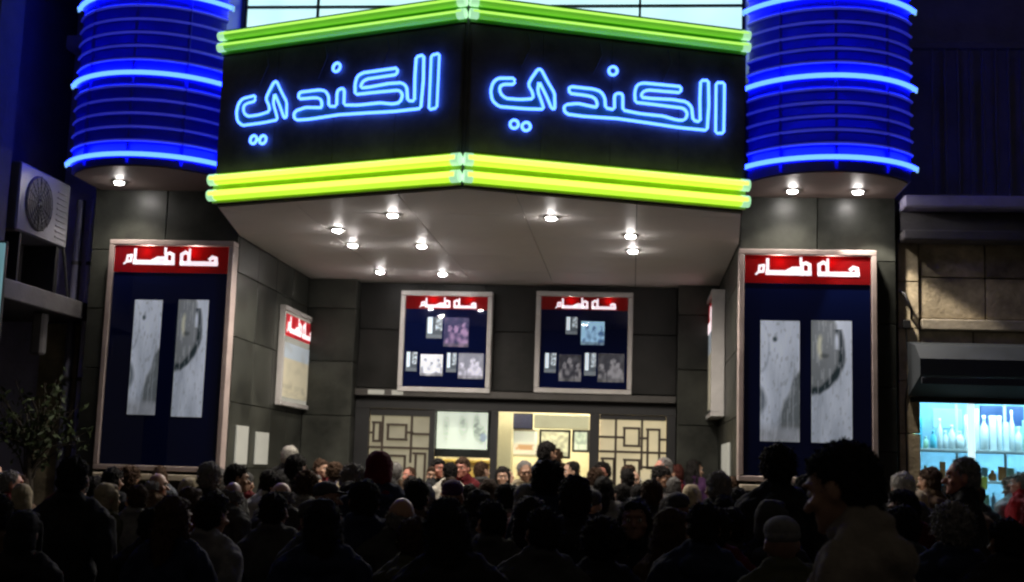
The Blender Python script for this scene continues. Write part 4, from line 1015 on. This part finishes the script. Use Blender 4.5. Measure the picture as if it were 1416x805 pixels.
# hair, in head coordinates
def hair_mesh(kind):
    mb = MB(); amp = .013; sc_ = 42
    if kind in ('short', 'receding', 'curly', 'tall', 'crop'):
        mb.ell((0, -.016, 1.672), (.083, .09, .095)); mb.ell((0, -.035, 1.63), (.079, .068, .075)); mb.ell((0, -.045, 1.585), (.06, .04, .05))
        if kind != 'receding': mb.ell((0, .03, 1.708), (.066, .06, .045))
        if kind == 'curly': mb.ell((0, -.01, 1.7), (.1, .1, .085)); mb.ell((0, -.03, 1.65), (.1, .085, .08)); amp, sc_ = .03, 40
        if kind == 'crop': amp, sc_ = .006, 50
        if kind == 'tall': mb.ell((0, .02, 1.735), (.07, .075, .045)); amp = .012
    elif kind == 'fringe':
        for a in rng(2.9, 6.52, 12): mb.ell((.068 * math.cos(a), -.005 + .08 * math.sin(a), 1.625), (.02, .02, .045))
    elif kind == 'long':
        mb.ell((0, -.014, 1.68), (.085, .093, .09)); mb.ell((0, -.04, 1.6), (.088, .07, .11)); mb.cap((0, -.05, 1.58), (0, -.075, 1.42), .08, .055)
        for s in (-1, 1): mb.cap((s * .07, .01, 1.66), (s * .075, .0, 1.47), .03, .025)
        mb.ell((0, .035, 1.71), (.06, .055, .04)); amp, sc_ = .012, 22
    elif kind == 'scarf':
        mb.ell((0, -.012, 1.67), (.09, .1, .1)); mb.ell((0, -.03, 1.6), (.092, .08, .11))
        for s in (-1, 1): mb.cap((s * .062, .045, 1.68), (s * .055, .06, 1.54), .03, .03)
        mb.cap((0, .05, 1.52), (0, .0, 1.48), .06, .09); mb.ell((0, -.02, 1.45), (.14, .11, .07)); mb.ell((0, .045, 1.735), (.06, .04, .025)); amp, sc_ = .008, 14
    elif kind == 'cap':
        mb.ell((0, -.005, 1.7), (.086, .1, .065)); mb.ell((0, -.02, 1.675), (.085, .085, .045)); mb.ell((0, .1, 1.685), (.06, .065, .012)); amp, sc_ = .003, 12
    me = finish(mb, {'scarf': 'headscarf', 'cap': 'cap'}.get(kind, 'hair'), .007, 1, (amp, sc_, .8))
    if kind in ('scarf', 'cap'): return me
    rnd = random.Random(len(kind)); bm = bmesh.new(); bm.from_mesh(me); bm.verts.ensure_lookup_table(); bm.normal_update()
    vs0 = [(v.co.copy(), v.normal.copy()) for v in bm.verts]
    for k in range(2600):
        c, n_ = rnd.choice(vs0)
        if n_.z < -.5: continue
        d = (n_ * .55 + Vector((0, -.25, -.55)) + Vector([rnd.uniform(-.5, .5) for _ in range(3)])).normalized()
        t_ = d.cross(n_); t_ = t_.normalized() * .0022 if t_.length > 1e-4 else Vector((.002, 0, 0))
        L_ = rnd.uniform(.008, {'curly': .035, 'long': .03, 'crop': .011}.get(kind, .017)); m_ = c + d * L_ * .5 + n_ * .003
        a = bm.verts.new(c - t_ - n_ * .002); b = bm.verts.new(c + t_ - n_ * .002); e = bm.verts.new(m_ + t_ * .8); f = bm.verts.new(m_ - t_ * .8); g = bm.verts.new(m_ + (d + Vector((0, 0, -.5 if kind != 'curly' else .3))).normalized() * L_ * .5)
        bm.faces.new((a, b, e, f)); bm.faces.new((f, e, g))
    bm.to_mesh(me); bm.free()
    for p in me.polygons: p.use_smooth = True
    return me
    return finish(mb, {'scarf': 'headscarf', 'cap': 'cap'}.get(kind, 'hair'), .007, 1, (amp, sc_, .8))
HM = {k: hair_mesh(k) for k in ('crop', 'short', 'receding', 'curly', 'tall', 'fringe', 'long', 'scarf', 'cap')}
eye_me = MB().ell((0, 0, 0), (.0125, .0125, .0125), None, 10, 8).mesh('eye')
mat('eye_white', (.5, .48, .45), .2); mat('iris', (.02, .012, .01), .1)
eye_me.materials.append(MATS['eye_white']); eye_me.materials.append(MATS['iris'])
for p in eye_me.polygons:
    if p.center.y > .0095: p.material_index = 1
SK = {'light': (.42, .25, .17), 'mid': (.33, .18, .11), 'dark': (.2, .1, .065), 'rosy': (.48, .2, .14)}  # rosy tint also holds the reddish light on some faces
for k, c in SK.items(): mat('skin_' + k, c, .5, var=.12, scale=25, bump=.1, bscale=200)
HC = {'black': (.016, .014, .013), 'brown': (.06, .035, .022), 'grey': (.2, .19, .18), 'white': (.6, .57, .52), 'reddish': (.07, .02, .015)}
for k, c in HC.items(): mat('hair_' + k, c, .7, var=.5, scale=90, bump=.6, bscale=160, stretch=(1, 1, .25), spec=.12)
CC = {'black': (.018, .018, .019), 'navy': (.02, .026, .05), 'charcoal': (.05, .049, .048), 'brown': (.1, .065, .042), 'olive': (.07, .07, .042), 'grey': (.17, .165, .16), 'light grey': (.3, .3, .29), 'red': (.3, .015, .02), 'maroon': (.09, .012, .015), 'beige': (.3, .25, .17), 'tan': (.21, .18, .145), 'slate': (.06, .065, .075), 'purple': (.05, .02, .06), 'cream': (.5, .47, .4), 'lilac': (.2, .18, .28)}
for k, c in CC.items(): mat('cloth_' + k, c, .85, var=.25, scale=18, bump=.5, bscale=140, spec=.12)
BASE = .12
def setmat(o, m):
    if not o.data.materials: o.data.materials.append(None)
    for i in range(1): o.material_slots[i].link = 'OBJECT'; o.material_slots[i].material = MATS[m]
def person(px_, ytop, wpx, pose, rot, hair, hc, skin, cloth, label, lower='charcoal', zdist=None, base=None):
    """px_,ytop: where the crown of the head shows; wpx: width of the head there"""
    z = zdist or F_PX * .19 / wpx
    d = ray(px_, ytop); P = EYE + d * z
    b = BASE if base is None else base
    if P.y > FP - .9: b = .3
    elif P.y < 7: b = 0.0
    H = P.z - b; s = H / 1.77
    t = thing('person', (P.x, P.y, b), label, 'person', 'people crowding at the cinema entrance')
    body, jacket, trous, shoes, M = PM[pose]
    wide = random.uniform(.97, 1.06)
    t.rotation_euler = (math.radians(random.uniform(-3, 3)), math.radians(random.uniform(-3.5, 3.5)), math.radians(rot)); t.scale = (s * wide, s * wide, s)
    for me, nm, mt in ((body, 'body', 'skin_' + skin), (jacket, 'jacket', 'cloth_' + cloth), (trous, 'trousers', 'cloth_' + lower), (shoes, 'shoes', 'cloth_black')):
        o = bpy.data.objects.new(nm, me); COL.objects.link(o); o.parent = t; setmat(o, mt)
    if hair:
        me = HM[hair]; o = bpy.data.objects.new(me.name.split('.')[0], me); COL.objects.link(o); o.parent = t; o.matrix_local = M
        setmat(o, ('cloth_' if hair in ('scarf', 'cap') else 'hair_') + hc)
    for sx in (-1, 1):
        o = bpy.data.objects.new('eye', eye_me); COL.objects.link(o); o.parent = t; o.matrix_local = M @ Matrix.Translation((sx * .03, .084, 1.641))
    return t
# rot: 0 = back to the camera, 180 = facing it, 90 = facing left, -90 = facing right
PEOPLE = [
 # ---- close to the doors
 (745, 609, 27, 'down', -40, 'short', 'black', 'mid', 'navy', 'tall man in navy standing above the others in the lit doorway', 'charcoal'),
 (772, 622, 22, 'down', -20, 'curly', 'brown', 'mid', 'brown', 'person with curly brown hair just right of the tall man in the doorway'),
 (650, 632, 27, 'down', 165, 'short', 'brown', 'rosy', 'maroon', 'person in maroon, face reddened for the light, facing the street before the yellow counter'),
 (697, 645, 26, 'down', 190, 'long', 'black', 'light', 'charcoal', 'dark long-haired woman facing the street left of the tall man'),
 (605, 633, 27, 'folded', -120, 'short', 'black', 'rosy', 'black', 'black haired man in profile below the framed picture'),
 (566, 645, 24, 'down', 150, 'receding', 'brown', 'rosy', 'beige', 'person in beige, face reddened for the light, before the left grille panel'),
 (779, 640, 22, 'down', 170, 'short', 'brown', 'light', 'cream', 'pale faced person in cream right of the tall man, facing out'),
 (798, 638, 21, 'pocket', 160, 'short', 'black', 'light', 'grey', 'pale faced person in grey by the right door post'),
 (887, 650, 27, 'down', 175, 'fringe', 'white', 'light', 'brown', 'bald man with white side hair facing out before the right grille'),
 (925, 632, 26, 'down', 120, 'receding', 'grey', 'rosy', 'black', 'balding rosy faced man at the right edge of the doors looking left'),
 (941, 642, 24, 'down', 60, 'short', 'reddish', 'mid', 'maroon', 'reddish haired person behind the balding man at the right of the doors'),
 (860, 668, 30, 'down', 20, 'short', 'black', 'mid', 'lilac', 'dark haired man with a lilac collar before the right grille'),
 (954, 652, 19, 'down', 175, 'long', 'brown', 'rosy', 'black', 'small rosy faced woman right of the doors, face to the street'),
 (1003, 642, 22, 'down', 150, 'short', 'brown', 'light', 'grey', 'pale faced person leaning by the right wall notice'),
 (1021, 643, 22, 'pocket', 200, 'receding', 'grey', 'light', 'brown', 'grey balding person beside the right wall notice, facing out'),
 # ---- left foyer side
 (388, 615, 29, 'down', 10, 'short', 'white', 'light', 'charcoal', 'white haired man seen from behind near the left side wall'),
 (378, 649, 33, 'down', 0, 'short', 'black', 'mid', 'light grey', 'dark haired man with a pale collar below the white haired man'),
 (417, 628, 33, 'folded', 10, 'short', 'black', 'mid', 'black', 'dark haired man right of the white haired man'),
 (441, 634, 25, 'down', -115, 'short', 'brown', 'light', 'maroon', 'person in profile with a bright face near the left pilaster'),
 (478, 645, 38, 'pocket', -5, 'curly', 'grey', 'mid', 'charcoal', 'grey curly haired person in front of the left pilaster'),
 (522, 622, 42, 'down', 5, 'scarf', 'maroon', 'mid', 'navy', 'person in a dark red headscarf before the left grille panel'),
 (536, 655, 30, 'down', -30, 'short', 'black', 'mid', 'black', 'short dark haired person tucked behind the red headscarf'),
 # ---- middle of the crowd
 (324, 641, 36, 'down', -60, 'short', 'black', 'mid', 'charcoal', 'dark haired person in profile below the left poster case edge'),
 (286, 638, 40, 'down', 15, 'short', 'grey', 'mid', 'black', 'man in black below the left poster case, hair greyed for its lit rim'),  # grey hair colour stands for the lit rim of the head
 (348, 684, 30, 'nape', 20, 'short', 'brown', 'mid', 'grey', 'person with a grey sleeve and a hand at the nape'),
 (145, 645, 34, 'down', -10, 'short', 'black', 'dark', 'black', 'dark haired person between the broad man and the lit orange face'),
 (168, 647, 28, 'glance', -60, 'long', 'reddish', 'rosy', 'beige', 'reddish haired woman in beige with an orange lit face at the left'),
 (18, 650, 36, 'down', -60, 'receding', 'grey', 'rosy', 'maroon', 'balding person at the far left edge looking right'),
 (104, 630, 50, 'pocket', 0, 'short', 'black', 'dark', 'black', 'broad man in black with his back turned at the left', ),
 (578, 662, 46, 'down', 0, 'short', 'black', 'mid', 'brown', 'black haired man in brown centre left with his back turned'),
 (505, 662, 50, 'pocket', 5, 'short', 'black', 'dark', 'navy', 'black haired man in navy left of the brown jacket'),
 (632, 662, 42, 'down', -10, 'cap', 'purple', 'mid', 'black', 'person in a dark purple cap before the reddened face'),
 (670, 662, 34, 'down', 25, 'long', 'brown', 'mid', 'charcoal', 'brown long-haired woman seen from behind in the centre'),
 (760, 640, 44, 'folded', 15, 'curly', 'black', 'mid', 'navy', 'curly black haired person just below the tall man'),
 (813, 660, 54, 'down', 0, 'tall', 'black', 'dark', 'black', 'man with thick squared black hair right of the centre'),
 (718, 668, 40, 'nape', -10, 'short', 'black', 'mid', 'grey', 'person in grey raising an elbow under the tall man'),
 (905, 662, 38, 'down', -8, 'short', 'brown', 'mid', 'black', 'brown haired person in front of the bald man'),
 (976, 650, 42, 'pocket', 5, 'short', 'grey', 'mid', 'black', 'grey haired man in black right of the doors'),
 (1073, 619, 46, 'down', 8, 'curly', 'black', 'mid', 'black', 'curly haired tall man below the right poster case'),
 (1130, 655, 42, 'down', -5, 'short', 'black', 'dark', 'charcoal', 'dark haired man between the curly haired man and the big one'),
 # ---- right side by the shop
 (1261, 652, 38, 'down', 5, 'short', 'white', 'light', 'charcoal', 'white haired man under the shop window corner'),
 (1319, 630, 44, 'pocket', 70, 'receding', 'grey', 'rosy', 'black', 'grey short-haired man in a black coat before the shop window looking left'),
 (1292, 645, 32, 'down', 40, 'short', 'brown', 'mid', 'brown', 'brown haired person left of the man in the black coat'),
 (1399, 652, 28, 'down', 60, 'short', 'grey', 'rosy', 'red', 'grey haired person in a red jacket at the right edge'),
 (1418, 654, 27, 'talk', 60, 'fringe', 'white', 'rosy', 'beige', 'balding person in beige cut off by the right edge'),
 # ---- near rows
 (888, 688, 54, 'down', 178, 'long', 'black', 'dark', 'black', 'dark woman facing the camera low in the centre right'),
 (950, 692, 60, 'down', -5, 'short', 'black', 'dark', 'navy', 'dark haired man in navy right of the woman facing back'),
 (1072, 690, 52, 'folded', -20, 'scarf', 'charcoal', 'mid', 'black', 'person in a charcoal headscarf below the curly haired man'),
 (1106, 711, 66, 'down', 10, 'cap', 'grey', 'dark', 'olive', 'person in a grey cap low at the right'),
 (648, 689, 72, 'down', 0, 'long', 'black', 'dark', 'black', 'long black haired woman low in the centre'),
 (738, 700, 62, 'pocket', 10, 'short', 'black', 'dark', 'charcoal', 'black haired man low in the centre with his back turned'),
 (572, 715, 60, 'down', -15, 'short', 'brown', 'dark', 'olive', 'person in an olive jacket low left of the centre'),
 (450, 690, 60, 'down', 8, 'long', 'black', 'dark', 'navy', 'long dark haired woman in navy low at the left'),
 (395, 680, 48, 'pocket', -12, 'short', 'black', 'dark', 'charcoal', 'black haired man in charcoal low at the left'),
 (825, 720, 60, 'down', 0, 'curly', 'black', 'dark', 'black', 'curly black haired person low between the centre men'),
 (1010, 700, 50, 'pocket', -10, 'short', 'black', 'dark', 'charcoal', 'black haired man low at the right with his back turned'),
 (1316, 699, 56, 'down', 5, 'curly', 'grey', 'dark', 'navy', 'curly haired person below the man in the black coat, lit rim painted grey'),  # dark head, its rim light painted as grey hair
 (215, 700, 52, 'down', 5, 'short', 'black', 'dark', 'black', 'black haired man in black low below the left poster case'),
 (35, 705, 60, 'down', -5, 'scarf', 'black', 'dark', 'black', 'person in a black headscarf low at the left edge'),
 (1385, 716, 58, 'pocket', 0, 'short', 'black', 'dark', 'black', 'black haired man low at the right edge'),
]
for r in PEOPLE: person(*r)
person(1216, 603, 92, 'stride', 66, 'crop', 'black', 'mid', 'tan', 'big man nearest the camera in a tan jacket with his head bowed left', 'charcoal', 3.4)
# tightly packed at the doors
rd = random.Random(8)
extra = [(515, 'black', 'grey', 'at the left end of the doors'), (548, 'grey', 'brown', 'by the left lattice'), (588, 'brown', 'navy', 'by the left door post'), (626, 'black', 'cream', 'left of the counter'), (672, 'brown', 'charcoal', 'beside the counter'),
         (712, 'black', 'maroon', 'at the open leaf'), (733, 'grey', 'beige', 'behind the tall man'), (762, 'brown', 'red', 'right of the tall man'), (790, 'black', 'beige', 'at the inner door post'), (820, 'brown', 'grey', 'at the right door post'),
         (838, 'black', 'olive', 'before the right lattice'), (872, 'brown', 'cream', 'left of the bald man'), (908, 'black', 'grey', 'right of the bald man'), (968, 'black', 'purple', 'by the right pilaster'), (462, 'brown', 'lilac', 'by the left pilaster'), (492, 'black', 'beige', 'at the pilaster corner')]
for i_, (x, hc_, c_, zn) in enumerate(extra):
    person(x, rd.uniform(634, 652), rd.uniform(24, 28), rd.choice(['glance', 'talk', 'down', 'lookup']), rd.choice([rd.uniform(-60, 60), rd.uniform(120, 240)]), rd.choice(['short', 'curly', 'long', 'receding']), hc_, rd.choice(['rosy', 'light', 'mid']), c_, f'{hc_} haired person in {c_} squeezed in {zn}')
# the packed rows between them
rf = random.Random(21); used = set()
zones = [(-20, 120, 'at the far left'), (120, 240, 'under the left poster case'), (240, 360, 'below the two wall notices'), (360, 470, 'in front of the left side wall'), (470, 590, 'before the left grille panel'),
         (590, 690, 'before the yellow counter'), (690, 800, 'before the open doorway'), (800, 930, 'before the right grille panel'), (930, 1030, 'below the right side wall'), (1030, 1150, 'under the right poster case'), (1230, 1330, 'at the left of the shop window'), (1330, 1430, 'at the right of the shop window')]
hk = [('short', 'black', 'black haired'), ('curly', 'brown', 'brown curly haired'), ('short', 'brown', 'brown haired'), ('tall', 'black', 'thick haired'), ('short', 'grey', 'grey haired'), ('scarf', 'beige', 'beige headscarfed'), ('long', 'brown', 'long brown haired'), ('receding', 'black', 'balding dark haired'), ('cap', 'charcoal', 'charcoal capped'), ('scarf', 'grey', 'grey headscarfed'), ('long', 'black', 'long black haired'), ('fringe', 'grey', 'bald')]
for (xa, xb, zn) in zones:
    for row, (w_, y_) in enumerate(((29, 652), (34, 662), (42, 674), (54, 690))):
        for k_ in range(2 if row < 3 else 1):
            x = xa + (xb - xa) * (k_ * .5 + rf.uniform(.05, .45)) if row < 3 else rf.uniform(xa, xb)
            for _ in range(40):
                h = rf.choice(hk); c = rf.choice(['charcoal', 'black', 'navy', 'brown', 'slate', 'olive', 'grey', 'maroon'])
                if (h[2], c, zn) not in used: break
            used.add((h[2], c, zn)); w2 = w_ * rf.uniform(.93, 1.06)
            if (590 < x < 830 and row == 0) or (x > 1365 and row > 0) or (1285 < x < 1350 and row > 1): continue
            person(x, y_ + rf.uniform(-7, 9) + (x - 708) * .018, w2, rf.choice(['down', 'pocket', 'folded', 'lookup', 'talk', 'glance']), rf.uniform(-35, 35), h[0], h[1], rf.choice(['mid', 'light', 'dark']), c,
                   f"{h[2]} person in {c}, {['rear', 'third', 'second', 'front'][row]} row {zn}")
